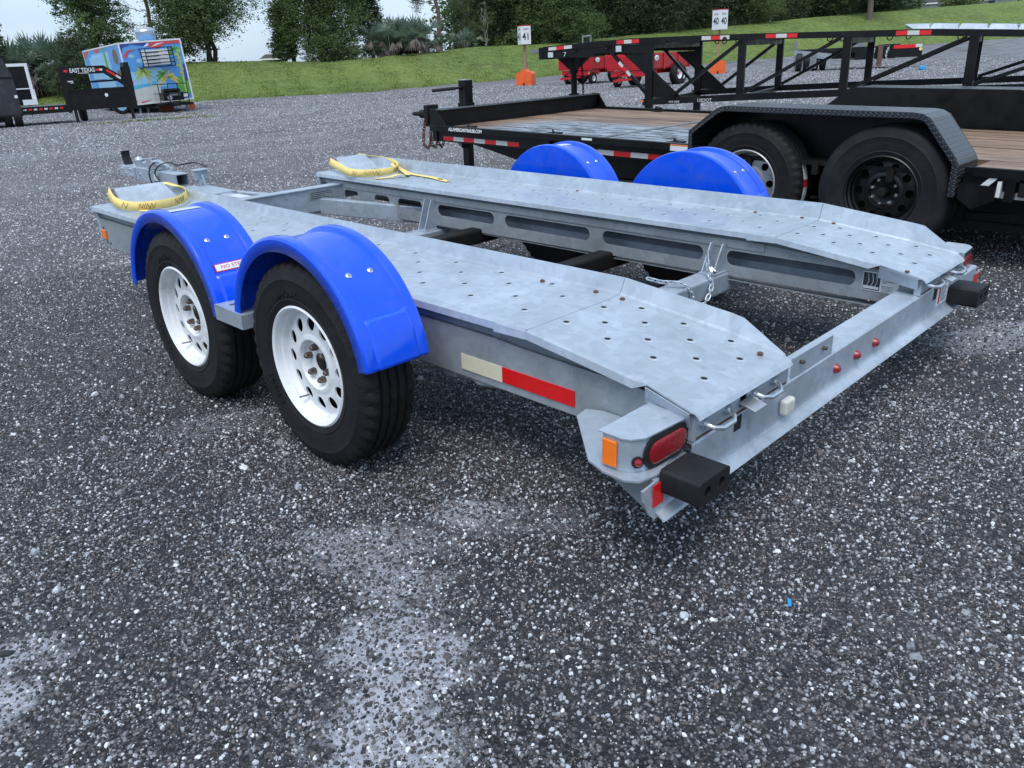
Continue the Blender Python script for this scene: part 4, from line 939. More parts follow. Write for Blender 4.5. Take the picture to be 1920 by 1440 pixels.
# drawbar
for s in (-1, 1):
    b = MB(); b.bar((.94+s*.10, 4.45, .33), (.94+s*.66, 2.62, .30), .05, .10); b.build('drawbar_leg', 'galv', TR, bevel=.006)
b = MB(); b.bar((.92, 3.67, .355), (.92, 4.70, .355), .09, .09); b.build('drawbar', 'galv', TR, bevel=.006)
b = MB(); b.box(.84, 1.00, 4.16, 4.56, .402, .407); b.box(.84, 1.00, 4.154, 4.159, .38, .407); b.build('drawbar_plate', 'galv', TR)
def smooth(p, n=5):
    p = [Vector(q) for q in p]; out = []
    for i in range(len(p)-1):
        a, b_, c_, d = p[max(i-1, 0)], p[i], p[i+1], p[min(i+2, len(p)-1)]
        for k in range(n):
            t = k/n; out.append(.5*((2*b_)+(-a+c_)*t+(2*a-5*b_+4*c_-d)*t*t+(-a+3*b_-3*c_+d)*t**3))
    return out+[p[-1]]
# coupler assembly
b = MB()
for (x0, x1, z0, z1) in ((.866, .872, .395, .478), (.952, .958, .395, .478), (.872, .952, .395, .400), (.872, .952, .473, .478)): b.box(x0, x1, 4.75, 5.42, z0, z1)
b.box(.875, .949, 4.95, 4.96, .40, .473, 1); ca = b.build('coupler_tube', ['galv', 'dark'], TR)
b = MB(); b.box(.855, .866, 5.10, 5.42, .392, .486); b.box(.952, .963, 5.10, 5.42, .392, .486); b.box(.850, .857, 5.43, 5.72, .405, .482); b.box(.961, .968, 5.43, 5.72, .405, .482); b.box(.858, .960, 5.43, 5.70, .476, .482); b.build('coupler_bracket', 'galv', TR, bevel=.004)
b = MB(); b.tube([(.91, 5.45, .40), (.91, 5.45, .53), (.91, 5.46, .545)], [.035, .035, .02], 16); b.tube([(.91, 5.25, .48), (.91, 5.25, .555)], .03, 14); b.build('ball_socket', 'zinc', TR)
me = None; bt = MB(); bt.tube([(0, 0, 0), (-.008, 0, 0)], .009, 6); bt.tube([(-.008, 0, 0), (-.012, 0, 0)], .006, 8)
for v_, z_ in ((5.16, .46), (5.34, .44), (5.5, .465), (5.6, .43), (5.66, .46), (5.5, .42)):
    if me is None: o = bt.build('coupler_bolt', 'zinc', TR); me = o.data
    else: o = place(me, 'coupler_bolt', TR)
    o.location = (.855 if v_ < 5.42 else .850, v_, z_)
b = MB(); b.tube([(.91, 5.38, .51), (.915, 5.1, .54), (.93, 4.92, .50)], [.013, .014, .010], 8); b.box(.885, .945, 5.08, 5.26, .484, .515); b.build('coupler_latch', 'zinc', TR)
b = MB(); pts = [(.895, 5.62+.03*math.sin(t*2.2), .487+t*.10) for t in np.linspace(0, 1, 7)]
for i in range(6):
    p, q = pts[i], pts[i+1]; b.hexa([(p[0]-.03, p[1], p[2]), (p[0]+.03, p[1], p[2]), (p[0]+.03, p[1]+.015, p[2]), (p[0]-.03, p[1]+.015, p[2]), (q[0]-.03, q[1], q[2]), (q[0]+.03, q[1], q[2]), (q[0]+.03, q[1]+.015, q[2]), (q[0]-.03, q[1]+.015, q[2])])
b.build('grip_handle', 'bumper_rubber', TR)
b = MB(); b.tube([*smooth([(.855, 4.98, .40), (.84, 5.03, .47), (.87, 5.0, .525), (.93, 4.97, .54), (.97, 4.93, .52), (1.03, 4.78, .54), (1.05, 4.65, .52)])], .0045, 7)
b.tube(smooth([(.84, 5.08, .36), (.825, 5.1, .44), (.85, 5.13, .50), (.90, 5.16, .53)]), .0055, 7); b.build('brake_line', 'black', TR)
b = MB(); b.box(.852, .8545, 5.03, 5.10, .415, .46); b.build('warning_label', 'sticker', TR)
b = MB(); b.box(.935, 1.03, 4.60, 4.625, .44, .51); b.box(.93, 1.035, 4.58, 4.65, .505, .513); b.build('jack_head', 'galv', TR, bevel=.004)
b = MB(); b.tube([(.985, 4.62, .45), (1.005, 4.63, .28)], .028, 16); b.tube([(.98, 4.585, .48), (1.005, 4.57, .30)], [.010, .012], 8); b.build('jack_tube', 'galv', TR)
b = MB(); b.tube([(1.04, 4.60, .33), (1.04, 4.55, .33)], .03, 14); b.build('jack_clamp', 'zinc', TR)
b = MB(); b.tube([(.93, 4.9, .05), (.93, 4.9, .39)], .024, 14); b.box(.86, 1.0, 4.83, 4.97, -.075, -.06); b.tube([(.93, 4.9, -.07), (.93, 4.9, .06)], .018, 12); b.build('parking_jack', 'galv_dull', TR)
b = MB(); b.box(.88, .96, 3.80, 4.05, .4005, .402); b.build('step_tread', 'sticker', TR)

# fenders ---------------------------------------------------------
def fender(sgn, ue, ui, vc, zc, R=.385, sticker=None, nostep=False):
    """sgn -1: near side. ue outer edge, ui inner edge"""
    W_ = ui-ue
    def P(t, r): return (ue+W_*t, r)
    b = MB(); na = 130; a0, a1 = math.radians(8), math.radians(172); rows = []
    for k in range(na+1):
        a = a0+(a1-a0)*k/na; de = min(a-a0, a1-a)
        led = 1.0 if de < math.radians(21) else max(0, 1-(de-math.radians(21))/math.radians(1.5))
        dr = -.011*(1-led)+.0075*led
        cs = [(0, R-.042), (.0, R-.006), (.02, R+.001), (.05, R+.003), (.145, R+.003), (.165, R+.0015), (.20, R+dr*.92), (.22, R+dr), (.5, R+dr+.001), (.78, R+dr), (.80, R+dr*.92), (.835, R+.0015), (.855, R+.003), (.95, R+.003), (.985, R), (1.0, R-.006)]
        rows.append([(ue+W_*t, vc+r*math.cos(a), zc+r*math.sin(a)) for t, r in cs])
    m = len(rows[0]); b.add([q for r_ in rows for q in r_], [(i*m+j, i*m+j+1, (i+1)*m+j+1, (i+1)*m+j) for i in range(na) for j in range(m-1)], 0, True)
    f = b.build('fender', 'blue', TR); s = f.modifiers.new('thickness', 'SOLIDIFY'); s.thickness = .004; s.offset = -1
    b = MB(); pts = [(vc+(R-.003)*math.cos(a0+(a1-a0)*k/40), zc+(R-.003)*math.sin(a0+(a1-a0)*k/40)) for k in range(41)]
    b.prism(pts, 'x', ui-.004 if sgn < 0 else ui, ui+.0 if sgn < 0 else ui+.004); b.build('fender_wall', 'blue', f)
    bw = MB(); bw.tube([(0, 0, 0), (0, 0, .002), (0, 0, .005)], [.0095, .0095, .005], 16, 0); bw.tube([(0, 0, .004), (0, 0, .0075)], .0035, 6, 1); me = None
    for t in (.33, .66):
        a = math.radians(128) if sgn < 0 else math.radians(128)
        r_ = R-.0105; p = (ue+W_*t, vc+r_*math.cos(a), zc+r_*math.sin(a))
        if me is None: o = bw.build('fender_bolt', ['zinc', 'galv_dull'], f); me = o.data
        else: o = place(me, 'fender_bolt', f)
        o.location = p; o.rotation_euler = Vector((0, math.cos(a), math.sin(a))).to_track_quat('Z', 'Y').to_euler()
    def patch(t0, t1, a_0, a_1, name, m_, dr=-.0092):
        b = MB(); n = 6
        vs = []
        for k in range(n+1):
            a = math.radians(a_0+(a_1-a_0)*k/n)
            for t in (t0, t1): vs.append((ue+W_*t, vc+(R+dr)*math.cos(a), zc+(R+dr)*math.sin(a)))
        b.add(vs, [(2*k, 2*k+1, 2*k+3, 2*k+2) for k in range(n)]); return b.build(name, m_, f)
    if sticker: patch(.24, .77, *sticker, 'label', 'sticker', -.0088)
    if nostep:
        a = math.radians(146); dr_at = -.0085
        nrm = Vector((0, math.cos(a), math.sin(a))); tan = Vector((0, -math.sin(a), math.cos(a)))
        c = Vector((ue+W_*.50, vc, zc))+nrm*(R+dr_at)
        s = text('', .01, 'ink', 'x', f, Matrix()) if False else None
        mtx = basis(c, (1, 0, 0), -tan if tan.z < 0 else tan)
        b = MB(); b.box(-.062, .062, -.012, .012, -.001, .0006, 0); b.box(-.065, .065, -.015, .015, -.002, .0002, 1); b.xf(mtx); st = b.build('warning_label', ['white', 'ink_red'], f)
        text('NO STEP', .019, 'ink_red', 'lettering', st, mtx @ Matrix.Translation((0, 0, .001)), .0003, sx=1.15)
    return f
AX = (1.219, 2.099)
for i, a in enumerate(AX):
    zl = .333-K*a
    fender(-1, -.345, -.118, a+.016, .357-K*a, sticker=(80, 92) if i == 1 else None, nostep=(i == 1))
    fender(1, 2.165, 1.945, a+.108 if i == 0 else a+.138, .352-K*a, R=.383, sticker=(80, 95) if i == 1 else None)
    wheel(TR, .333, .192, .185, 12, 6, 'white_rim', 'rubber', (-.237, a, zl), -1, parent_z=1)
    wheel(TR, .333, .192, .185, 12, 6, 'white_rim', 'rubber', (2.05, a+.118, zl), 1)
for s, (u0, u1) in ((-1, (-.35, -.10)), (1, (1.96, 2.17))):
    me = plate([(u0, 1.555), (u1, 1.555), (u1, 1.745), (u0, 1.745)], [slot(u0+.03+k*.075, u0+.075+k*.075, 1.60, 1.62, .009) for k in range(3)]+[slot(u0+.03+k*.075, u0+.075+k*.075, 1.68, 1.70, .009) for k in range(3)], .005)
    me.transform(Matrix.Translation((0, 0, .420))); me.materials.clear(); me.materials.append(M['galv']); st = place(me, 'fender_step', TR)
    b = MB(); b.box(u0, u0+.004, 1.555, 1.745, .368, .4175); b.box(u0+.004, u1, 1.555, 1.559, .368, .4175); b.box(u0+.004, u1, 1.741, 1.745, .368, .4175); b.build('step_skirt', 'galv', st)
    b = MB(); b.bar((u1-.02, 1.65, .39), (.0 if s < 0 else 1.86, 1.65, .37), .06, .04); b.build('fender_arm', 'galv_dull', TR)
    for a in AX:
        b = MB(); b.bar((u1 if s < 0 else u0, a+.03, .60), (0.03 if s < 0 else 1.84, a+.03, .42), .05, .02) if False else b.bar((-.13 if s < 0 else 1.95, a+.2, .47), (.02 if s < 0 else 1.84, a+.2, .40), .05, .02)
        b.build('fender_arm', 'galv_dull', TR)

# side reflectors, tape, stickers ---------------------------------
b = MB(); b.box(.0128, .0155, .686, .866, .294, .344); b.build('reflective_tape', 'tape_cream', TR)
b = MB(); b.box(.0125, .0155, .405, .6855, .296, .344); b.build('reflective_tape', 'tape_red', TR)
b = MB(); b.box(.006, .0155, 3.772, 3.832, .315, .365); b.build('side_marker', 'amber', TR, bevel=.003)
b = MB()
for v, z in ((3.78, .30), (3.74, .298), (3.80, .376)): b.tube([(.016, v, z), (.010, v, z)], .006, 6)
b.build('rivets', 'lug', TR)
b = MB(); b.tube([(.05, .90, .268), (.03, .80, .258), (.05, .72, .262)], .012, 8); b.box(.03, .30, .92, .98, .240, .268); b.box(.035, .25, .87, .93, .245, .268); b.build('beam_bracket', 'galv_dull', TR, bevel=.008)
b = MB(); b.box(1.4455, 1.4478, .085, .216, .335, .405, 0); b.box(1.4450, 1.4454, .152, .214, .338, .402, 1); st = b.build('warning_label', ['white', 'ink'], TR)
mt = basis((1.4449, .118, .392), (0, -1, 0), (0, 0, 1)); text('IMPORTANT', .0115, 'ink', 'lettering', st, mt, .0002, bold=.0006)
text('Hook safety chains\nto frame of towed\nvehicle.\n\nChains must not\nattach to or go\nover steering or\nbrake parts.', .0062, 'ink', 'lettering', st, basis((1.4449, .146, .362), (0, -1, 0), (0, 0, 1)), .0002, align='LEFT')
b = MB()
for s_ in (.168, .182, .198):
    b.tube([(1.4445, s_, .40), (1.4445, s_-.006, .372), (1.4445, s_+.004, .345)], .0011, 6)
b.box(1.4444, 1.4449, .155, .212, .342, .352); b.build('chain_picture', 'sticker', st)

# rear cross beam --------------------------------------------------
sh = Matrix.Identity(4); sh[2][0] = .010
pr = [(.085, .343), (.008, .343), (.001, .341), (-.003, .336), (-.003, .246), (-.005, .238), (-.009, .231), (-.028, .220), (-.033, .214)]
def zbeam(u0, u1, name, prof, m='galv', th=.005):
    b = MB(); n = len(prof); us = np.linspace(u0, u1, 14)
    b.add([(u, v, z) for u in us for v, z in prof], [(i*n+j, i*n+j+1, (i+1)*n+j+1, (i+1)*n+j) for i in range(len(us)-1) for j in range(n-1)])
    b.xf(sh); o = b.build(name, m, TR); s = o.modifiers.new('thickness', 'SOLIDIFY'); s.thickness = th; s.offset = -1; return o
zbeam(-.036, 1.895, 'rear_beam', pr)
pe = [(.085, .3125), (.008, .3125), (.001, .311), (-.003, .306)]+pr[4:]
zbeam(-.19, -.037, 'beam_end', pe); zbeam(1.896, 2.05, 'beam_end', pe)
for s, ue in ((-1, -.19), (1, 2.05)):
    f = lambda u: ue+(u if s < 0 else -u)
    # flared end with the red reflector, base plate under the light box
    b = MB(); q = [(f(.0), -.004, .303), (f(-.045), -.003, .298), (f(-.040), -.004, .268), (f(-.018), -.004, .226), (f(-.004), -.008, .212), (f(.02), -.012, .210), (f(.02), -.004, .303)]
    b.add(q+[(x, y+.006, z) for x, y, z in q], [tuple(range(7)), tuple(range(7, 14))[::-1]]+[(i, (i+1) % 7, 7+(i+1) % 7, 7+i) for i in range(7)]); b.build('beam_end_plate', 'galv', TR)
    b = MB(); b.prism([(f(-.040), .010), (f(-.058), .04), (f(-.056), .10), (f(-.036), .16), (f(.13), .335), (f(.18), .345), (f(.20), .30), (f(.20), .05), (f(.02), -.002)], 'z', .3135, .3185); b.build('light_shelf', 'galv', TR)
    b = MB(); b.hexa([(f(-.02), .02, .312), (f(.0), .01, .312), (f(.02), .20, .312), (f(.0), .2, .312), (f(-.0), .012, .22), (f(.012), .008, .22), (f(.03), .1, .25), (f(.02), .1, .25)]); b.build('shelf_rib', 'galv_dull', TR)
    b = MB(); b.box(*sorted((f(.026), f(-.014))), -.0105, -.0085, .246, .302); rf = b.build('rear_reflector', 'tape_red', TR)
    # light box
    fx = lambda u: u if s < 0 else 1.86-u
    P_ = [(-.222, .122), (-.222, .072), (-.214, .050), (-.184, .030), (-.042, .020), (-.030, .122)]
    b = MB(); b.prism([(fx(u), v) for u, v in P_], 'z', .319, .4015); b.prism([(fx(u*1.0+(-.003 if u < -.1 else .002)), v-.004 if v < .1 else v+.01) for u, v in P_], 'z', .4015, .405)
    lb = b.build('light_box', 'galv', TR, bevel=.004)
    c = Vector((fx(-.113), .0245, .3605)); d = Vector((fx(-.042)-fx(-.184), -.010, .006)).normalized(); nrm = Vector((0, -1, 0))
    if abs(d.dot(nrm)) > .3: nrm = Vector((d.y, -d.x, 0)); nrm = nrm if nrm.y < 0 else -nrm
    else: nrm = (nrm-d*nrm.dot(d)).normalized()
    def stadium(hw, hh, n=10): 
        return [(sx*(hw-hh)+hh*math.cos(a), hh*math.sin(a)) for sx, rg in ((1, np.linspace(-PI/2, PI/2, n)), (-1, np.linspace(PI/2, 1.5*PI, n))) for a in rg]
    def oval(hw, hh, d0, d1, nm, m_, par, dome=0):
        b = MB(); st_ = stadium(hw, hh); n = len(st_); vs = []
        for dd, k in ((d0, 1), (d1, 1), (d1+dome, .86), (d1+dome*1.3, .5)): vs += [tuple(c+d*x*k+Vector((0, 0, 1))*y*k+nrm*dd) for x, y in st_]
        vs.append(tuple(c+nrm*(d1+dome*1.4)))
        b.add(vs, [(j*n+i, j*n+(i+1) % n, (j+1)*n+(i+1) % n, (j+1)*n+i) for j in range(3) for i in range(n)]+[(3*n+i, 3*n+(i+1) % n, 4*n) for i in range(n)], 0, True); return b.build(nm, m_, par)
    g = oval(.080, .0405, .0, .006, 'rubber_grommet', 'bumper_rubber', lb, .002); oval(.067, .0285, .006, .0105, 'tail_lens', 'lens_red', lb, .0025)
    b = MB(); x_ = fx(-.223)
    b.box(*sorted((x_, x_-.006*(1 if s < 0 else -1))), .078, .118, .326, .392); b.build('amber_reflector', 'amber', lb, bevel=.003)
    b = MB(); q = Vector((fx(-.200), .0395, .345)); nn = Vector((-.55 if s < 0 else .55, -.83, 0)); b.tube([q, q+nn*.006], .014, 16, 0); b.tube([q+nn*.006, q+nn*.011, q+nn*.014], [.010, .008, .003], 14, 1); b.build('marker_light', ['bumper_rubber', 'lens_red'], lb)
    # rubber bumper block with two bored holes
for (u0, u1, z0, z1) in ((-.176, -.052, .270, .331), (1.716, 1.842, .255, .323)):
    me = plate([(u0, z0+.006), (u0+.006, z0), (u1-.006, z0), (u1, z0+.006), (u1, z1-.006), (u1-.006, z1), (u0+.006, z1), (u0, z1-.006)],
               [[(uc+.013*math.cos(t), (z0+z1)/2+.013*math.sin(t)) for t in np.linspace(0, 2*PI, 17)[:-1]] for uc in (u0+.033, u1-.033)], .105)
    me.transform(Matrix(((1, 0, 0, 0), (0, 0, 1, -.058), (0, 1, 0, 0), (0, 0, 0, 1)))); me.materials.clear(); me.materials.append(M['bumper_rubber']); me.update()
    o = place(me, 'bumper_block', TR, bevel=.003)
    b = MB(); b.box(u0+.01, u1-.01, -.045, -.04, z0+.01, z1-.01); b.build('bolt_recess', 'dark', o)
# beam end caps with U handles
for u0 in (-.028, 1.412):
    z = Matrix.Translation((u0, 0, 0)); w_ = .445 if u0 < 1 else .43
    me = plate([(0, .352), (w_, .352), (w_, .412), (0, .412)], [slot(.20, .235, .360, .395, .004), slot(.175, .22, .352, .375, .004) if False else slot(.05, .052, .36, .362, .001)], .004)
    me.transform(Matrix(((1, 0, 0, u0), (0, 0, 1, .000), (0, 1, 0, 0 if u0 < 1 else .012), (0, 0, 0, 1)))); me.materials.clear(); me.materials.append(M['galv']); me.update(); e = place(me, 'end_plate', TR)
    dz = 0 if u0 < 1 else .012
    b = MB(); b.box(u0-.010, u0-.001, -.004, .018, .346+dz, .412+dz); b.build('end_cheek', 'galv', TR)
    b = MB(); b.box(u0+w_+.001, u0+w_+.006, -.004, .12, .346+dz, .412+dz); b.build('end_cheek', 'galv', TR)
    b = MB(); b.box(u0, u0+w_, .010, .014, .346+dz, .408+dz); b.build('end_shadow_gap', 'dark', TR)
    b = MB(); b.box(u0+.0, u0+w_, -.0030, -.0022, .3455+dz, .3495+dz); b.build('rust_stain', 'rust', TR)
    for h0 in (.029, .262):
        hb = MB(); z_ = .380+dz; a, c = u0+h0, u0+h0+.105
        hb.tube([(a, .004, z_), (a, -.012, z_), (a+.008, -.030, z_-.006), (a+.028, -.042, z_-.010), (c-.028, -.042, z_-.010), (c-.008, -.030, z_-.006), (c, -.012, z_), (c, .004, z_)], .0062, 10)
        for x in (a, c): hb.tube([(x, -.0, z_), (x, -.012, z_)], .0135, 6); hb.tube([(x, -.012, z_), (x, -.014, z_)], .010, 12)
        hb.build('tie_handle', 'zinc', TR)
b = MB(); b.box(.150, .185, -.0040, -.0031, .300, .340); b.box(1.555, 1.59, -.0040, -.0031, .304, .35); b.build('latch_hole', 'dark', TR)
b = MB(); b.hexa([(.165, -.004, .372), (.225, -.004, .372), (.225, -.05, .362), (.165, -.05, .362), (.165, -.004, .380), (.225, -.004, .380), (.225, -.05, .366), (.165, -.05, .366)]); b.build('latch_flap', 'alu', TR, bevel=.002)
b = MB(); b.hexa([(1.585, -.004, .384), (1.635, -.004, .384), (1.635, -.05, .376), (1.585, -.05, .376), (1.585, -.004, .392), (1.635, -.004, .392), (1.635, -.05, .380), (1.585, -.05, .380)]); b.build('latch_flap', 'alu', TR, bevel=.002)
b = MB(); b.box(.455, .706, .000, .005, .344, .406); pl = b.build('licence_plate_bracket', 'galv', TR)
b = MB()
for u in (.50, .64): b.tube([(u, .0, .385), (u, -.012, .385)], .006, 8)
b.build('bracket_bolt', 'lug', pl)
b = MB(); b.box(.388, .440, -.028, -.003, .262, .308); b.build('licence_light', 'concrete_plastic', TR, bevel=.009, seg=3)
mb = MB(); mb.tube([(0, 0, 0), (0, -.004, 0), (0, -.011, 0), (0, -.016, 0)], [.016, .015, .0125, .005], 16); me = None
for u in (.744, .889, 1.033):
    if me is None: o = mb.build('marker_light', 'lens_red', TR); me = o.data
    else: o = place(me, 'marker_light', TR)
    o.location = (u, -.003, .286+.004*u)
b = MB(); b.box(1.60, 1.71, -.0045, -.0032, .270, .342, 0); b.box(1.612, 1.628, -.005, -.0046, .275, .335, 1)
for k in range(7): b.box(1.635, 1.635+(.06, .068, .05, .066, .04, .066, .055)[k], -.005, -.0046, .330-k*.008, .3325-k*.008, 2)
b.build('warning_label', ['white', 'ink_red', 'ink'], TR)

# safety chain wrapped round the rear tube -------------------------
CH = thing('safety_chain', 'zinc plated chain wrapped round the rear cross tube between the two tracks', 'chain', (0, 0, 0))
path = [Vector(p) for p in [(1.06, .905, .36), (1.09, .86, .345), (1.12, .80, .345), (1.15, .765, .32), (1.165, .755, .27), (1.17, .78, .225), (1.20, .77, .215), (1.235, .755, .225), (1.27, .75, .26), (1.30, .755, .30), (1.31, .78, .345), (1.33, .80, .40)]]
def resample(p, step):
    out = [p[0]]; i = 0; acc = 0
    d = [0]; 
    for a, c in zip(p, p[1:]): d.append(d[-1]+(c-a).length)
    for s_ in np.arange(0, d[-1], step):
        j = max(0, min(len(p)-2, int(np.searchsorted(d, s_))-1)); f = (s_-d[j])/max(1e-6, d[j+1]-d[j]); out.append(p[j]+(p[j+1]-p[j])*f)
    return out[1:]
def chain_links(par, path, L_=.030, W_=.016, r=.0032, m='galv'):
    b = MB(); pts = []
    for k in range(24):
        a = 2*PI*k/24; x = W_/2*math.cos(a)*.9; y = W_/2*math.sin(a); y += (L_/2-W_/2)*(1 if math.sin(a) >= 0 else -1); pts.append((x, y, 0))
    b.tube(pts, r, 6, closed=True); me = None; P_ = resample(path, L_*.72)
    for i in range(len(P_)-1):
        d = (P_[i+1]-P_[i]).normalized(); mid = (P_[i]+P_[i+1])/2
        if me is None: o = b.build('chain_link', m, par); me = o.data
        else: o = place(me, 'chain_link', par)
        q = d.to_track_quat('Y', 'Z').to_matrix().to_4x4() @ Matrix.Rotation(PI/2*(i % 2)+.5, 4, 'Y'); q.translation = mid; o.matrix_local = q
chain_links(CH, path)
b = MB(); b.tube([(1.33, .80, .43), (1.325, .79, .37), (1.32, .77, .35), (1.34, .765, .345), (1.345, .79, .36)], .006, 8); b.build('chain_hook', 'zinc', CH)

# yellow wheel straps ---------------------------------------------
def ribbon(par, pts, wdir, width, name, m, th=.0016, z_off=0):
    """pts: centre line; wdir: list of width directions"""
    P_ = [Vector(p) for p in pts]; n = 6; C_, D_ = [], []
    for i in range(len(P_)-1):
        p0, p1, p2, p3 = P_[max(i-1, 0)], P_[i], P_[i+1], P_[min(i+2, len(P_)-1)]
        for k in range(n):
            t = k/n; C_.append(.5*((2*p1)+(-p0+p2)*t+(2*p0-5*p1+4*p2-p3)*t*t+(-p0+3*p1-3*p2+p3)*t**3)); D_.append((Vector(wdir[i])*(1-t)+Vector(wdir[i+1])*t).normalized())
    C_.append(P_[-1]); D_.append(Vector(wdir[-1]).normalized())
    b = MB(); vs = [tuple(c+d*width/2*s_) for c, d in zip(C_, D_) for s_ in (-1, 0, 1)]
    b.add(vs, [(i*3+j, i*3+j+1, i*3+j+4, i*3+j+3) for i in range(len(C_)-1) for j in range(2)], 0, True)
    o = b.build(name, m, par); s = o.modifiers.new('thickness', 'SOLIDIFY'); s.thickness = th; s.offset = 0; return o, C_, D_
def stitches(par, C_, D_, spans, width):
    b = MB()
    for a0, a1, k in spans:
        n = 3*k
        for j in range(n):
            i0 = a0+(a1-a0)*j/n; i1 = a0+(a1-a0)*(j+1)/n; ii = [min(len(C_)-1.001, q) for q in (i0, i1)]
            def at(q): i = int(q); f = q-i; return C_[i]*(1-f)+C_[i+1]*f, D_[i]
            (p, d), (q, e) = at(ii[0]), at(ii[1]); s0, s1 = ((-.30, .30), (.30, -.30))[j % 2] if j % 3 else (-.3, .3)
            nrm = (q-p).cross(d).normalized()
            for sg in (1, -1): b.bar(p+d*width*s0+nrm*sg*.0016, q+d*width*s1+nrm*sg*.0016, .0022, .0010)
    b.build('stitching', 'thread', par, kind='stuff')
Zu = (0, 0, 1)
S1 = thing('wheel_strap', 'yellow webbing strap looped over the wheel stop of the near track', 'strap', (0, 0, .0))
o, C1, D1 = ribbon(S1, [(.095, 3.83, .628), (.065, 3.72, .616), (.035, 3.58, .600), (.045, 3.47, .588), (.10, 3.41, .581), (.20, 3.38, .580), (.30, 3.41, .583), (.385, 3.50, .590), (.43, 3.60, .602), (.432, 3.70, .618), (.405, 3.84, .634), (.395, 3.88, .62)],
    [(.3, -.3, 1), (.3, -.1, 1), (.25, -.05, 1), (.1, -.2, 1), (0, -.3, 1), (0, -.35, 1), (0, -.3, 1), (-.15, -.2, 1), (-.5, 0, .8), (-1, .1, .2), (-1, .1, .0), (-1, 0, 0)], .050, 'webbing', 'strap')
stitches(S1, C1, D1, ((16, 19, 1), (23, 28, 3), (34, 39, 3), (45, 47, 1)), .050)
o, C2, D2 = ribbon(S1, [(.10, 3.42, .562), (.13, 3.25, .560), (.12, 3.12, .556), (.08, 3.04, .553)], [(1, .2, 0), (1, .1, 0), (1, -.3, 0), (1, -.6, 0)], .038, 'loose_end', 'strap')
S2 = thing('wheel_strap', 'yellow webbing strap with a long loose tail lying on the far track', 'strap', (0, 0, .0))
o, C1, D1 = ribbon(S2, [(1.53, 3.82, .622), (1.47, 3.62, .603), (1.42, 3.45, .588), (1.45, 3.36, .580), (1.53, 3.30, .578), (1.63, 3.28, .580), (1.72, 3.33, .586), (1.79, 3.45, .594), (1.84, 3.62, .606), (1.83, 3.78, .625), (1.80, 3.86, .64)],
    [(.3, -.3, 1), (.3, -.1, 1), (.25, -.05, 1), (.1, -.2, 1), (0, -.3, 1), (0, -.35, 1), (0, -.3, 1), (-.15, -.2, 1), (-.5, 0, .8), (-1, .1, .3), (-1, .1, .0)], .048, 'webbing', 'strap')
stitches(S2, C1, D1, ((14, 16, 1), (19, 25, 3), (31, 36, 3), (41, 43, 1)), .042)
o, C2, D2 = ribbon(S2, [(1.80, 3.50, .592), (1.76, 3.36, .570), (1.72, 3.22, .556), (1.70, 3.08, .553), (1.685, 2.94, .550), (1.66, 2.84, .5465), (1.645, 2.76, .5445)], [(1, .4, .3), (1, .2, .1), (1, .1, 0), (1, .0, 0), (1, .15, 0), (1, .1, .0), (1, .1, 0)], .040, 'loose_end', 'strap')
stitches(S2, C2, D2, ((27, 31, 2),), .040)
o, C3, D3 = ribbon(S2, [(1.74, 3.30, .562), (1.66, 3.16, .556), (1.59, 3.15, .570), (1.53, 3.20, .556), (1.47, 3.24, .554)], [(.6, -.8, 0), (.3, -1, 0), (0, -1, 0), (-.2, -1, 0), (-.4, -1, 0)], .036, 'loose_end', 'strap')

# ------------------------------------------------------------------ black flatbed equipment trailer behind the car trailer
FB = thing('flatbed_trailer', 'black tandem axle flatbed trailer with a worn wooden deck and diamond plate fenders', 'trailer', (3.288, .889, 0), (math.atan(.029), 0, 0))
FBW = 2.28; ZT = .556
# deck boards, front field and rear field, split by a steel cross strip
bw = .142; nb = int((FBW-.10)/bw)
def board(x0, x1, y0, y1, z=ZT):
    b = MB(); d = .004; dz = (random.random()-.5)*.004
    b.box(x0+.002, x1-.002, y0, y1, z-.035, z+dz); o = b.build('deck_board', 'wood', FB); return o
random.seed(4)
for i in range(nb):
    x = .06+i*bw
    board(x, x+bw-.004, 2.16, 3.84)
    if x > .30 and x+bw < 2.0: board(x, x+bw-.004, -1.6, 2.10)
    else: board(x, x+bw-.004, 1.30, 2.10); board(x, x+bw-.004, -1.6, -.46)
b = MB(); b.box(.05, FBW-.05, 2.103, 2.157, ZT-.03, ZT+.006); b.build('deck_cross_strip', 'steel_grey', FB)
b = MB(); b.box(.07, .30, 1.285, 1.298, ZT-.03, ZT+.004); b.box(.06, FBW-.06, -1.61, 3.86, ZT-.06, ZT-.037); b.build('deck_underframe', 'black_matt', FB)
for x0, x1 in ((-.012, .030), (FBW-.030, FBW+.012)):
    b = MB(); b.box(x0, x1, 1.285, 3.99, .520, .572); b.build('rub_rail', 'black', FB, bevel=.004); b = MB(); b.box(x0+.005, x1-.005, -1.62, -.47, .515, .566); b.build('rub_rail', 'black', FB, bevel=.004)
for x0, x1, s in ((.034, .046, 1), (FBW-.046, FBW-.034, -1)):
    b = MB(); b.box(x0, x1, 1.28, 3.98, .440, ZT+.004); b.build('side_channel', 'black', FB); b = MB(); b.box(x0, x1, -1.62, -.42, .40, ZT+.002); b.build('side_channel', 'black', FB); b = MB(); b.box(*sorted((x0, x0+s*.06)), 1.28, 3.98, .432, .4395); b.build('channel_flange', 'black', FB)
me_ = None; sp = MB(); sp.box(-.010, .033, 0, .075, .505, .52); sp.box(-.008, .03, .015, .06, .40, .505)
for m_ in (1.32, 2.55, -.7, -1.2):
    if me_ is None: o = sp.build('stake_pocket', 'black', FB); me_ = o.data
    else: o = place(me_, 'stake_pocket', FB)
    o.location = (0, m_, 0)
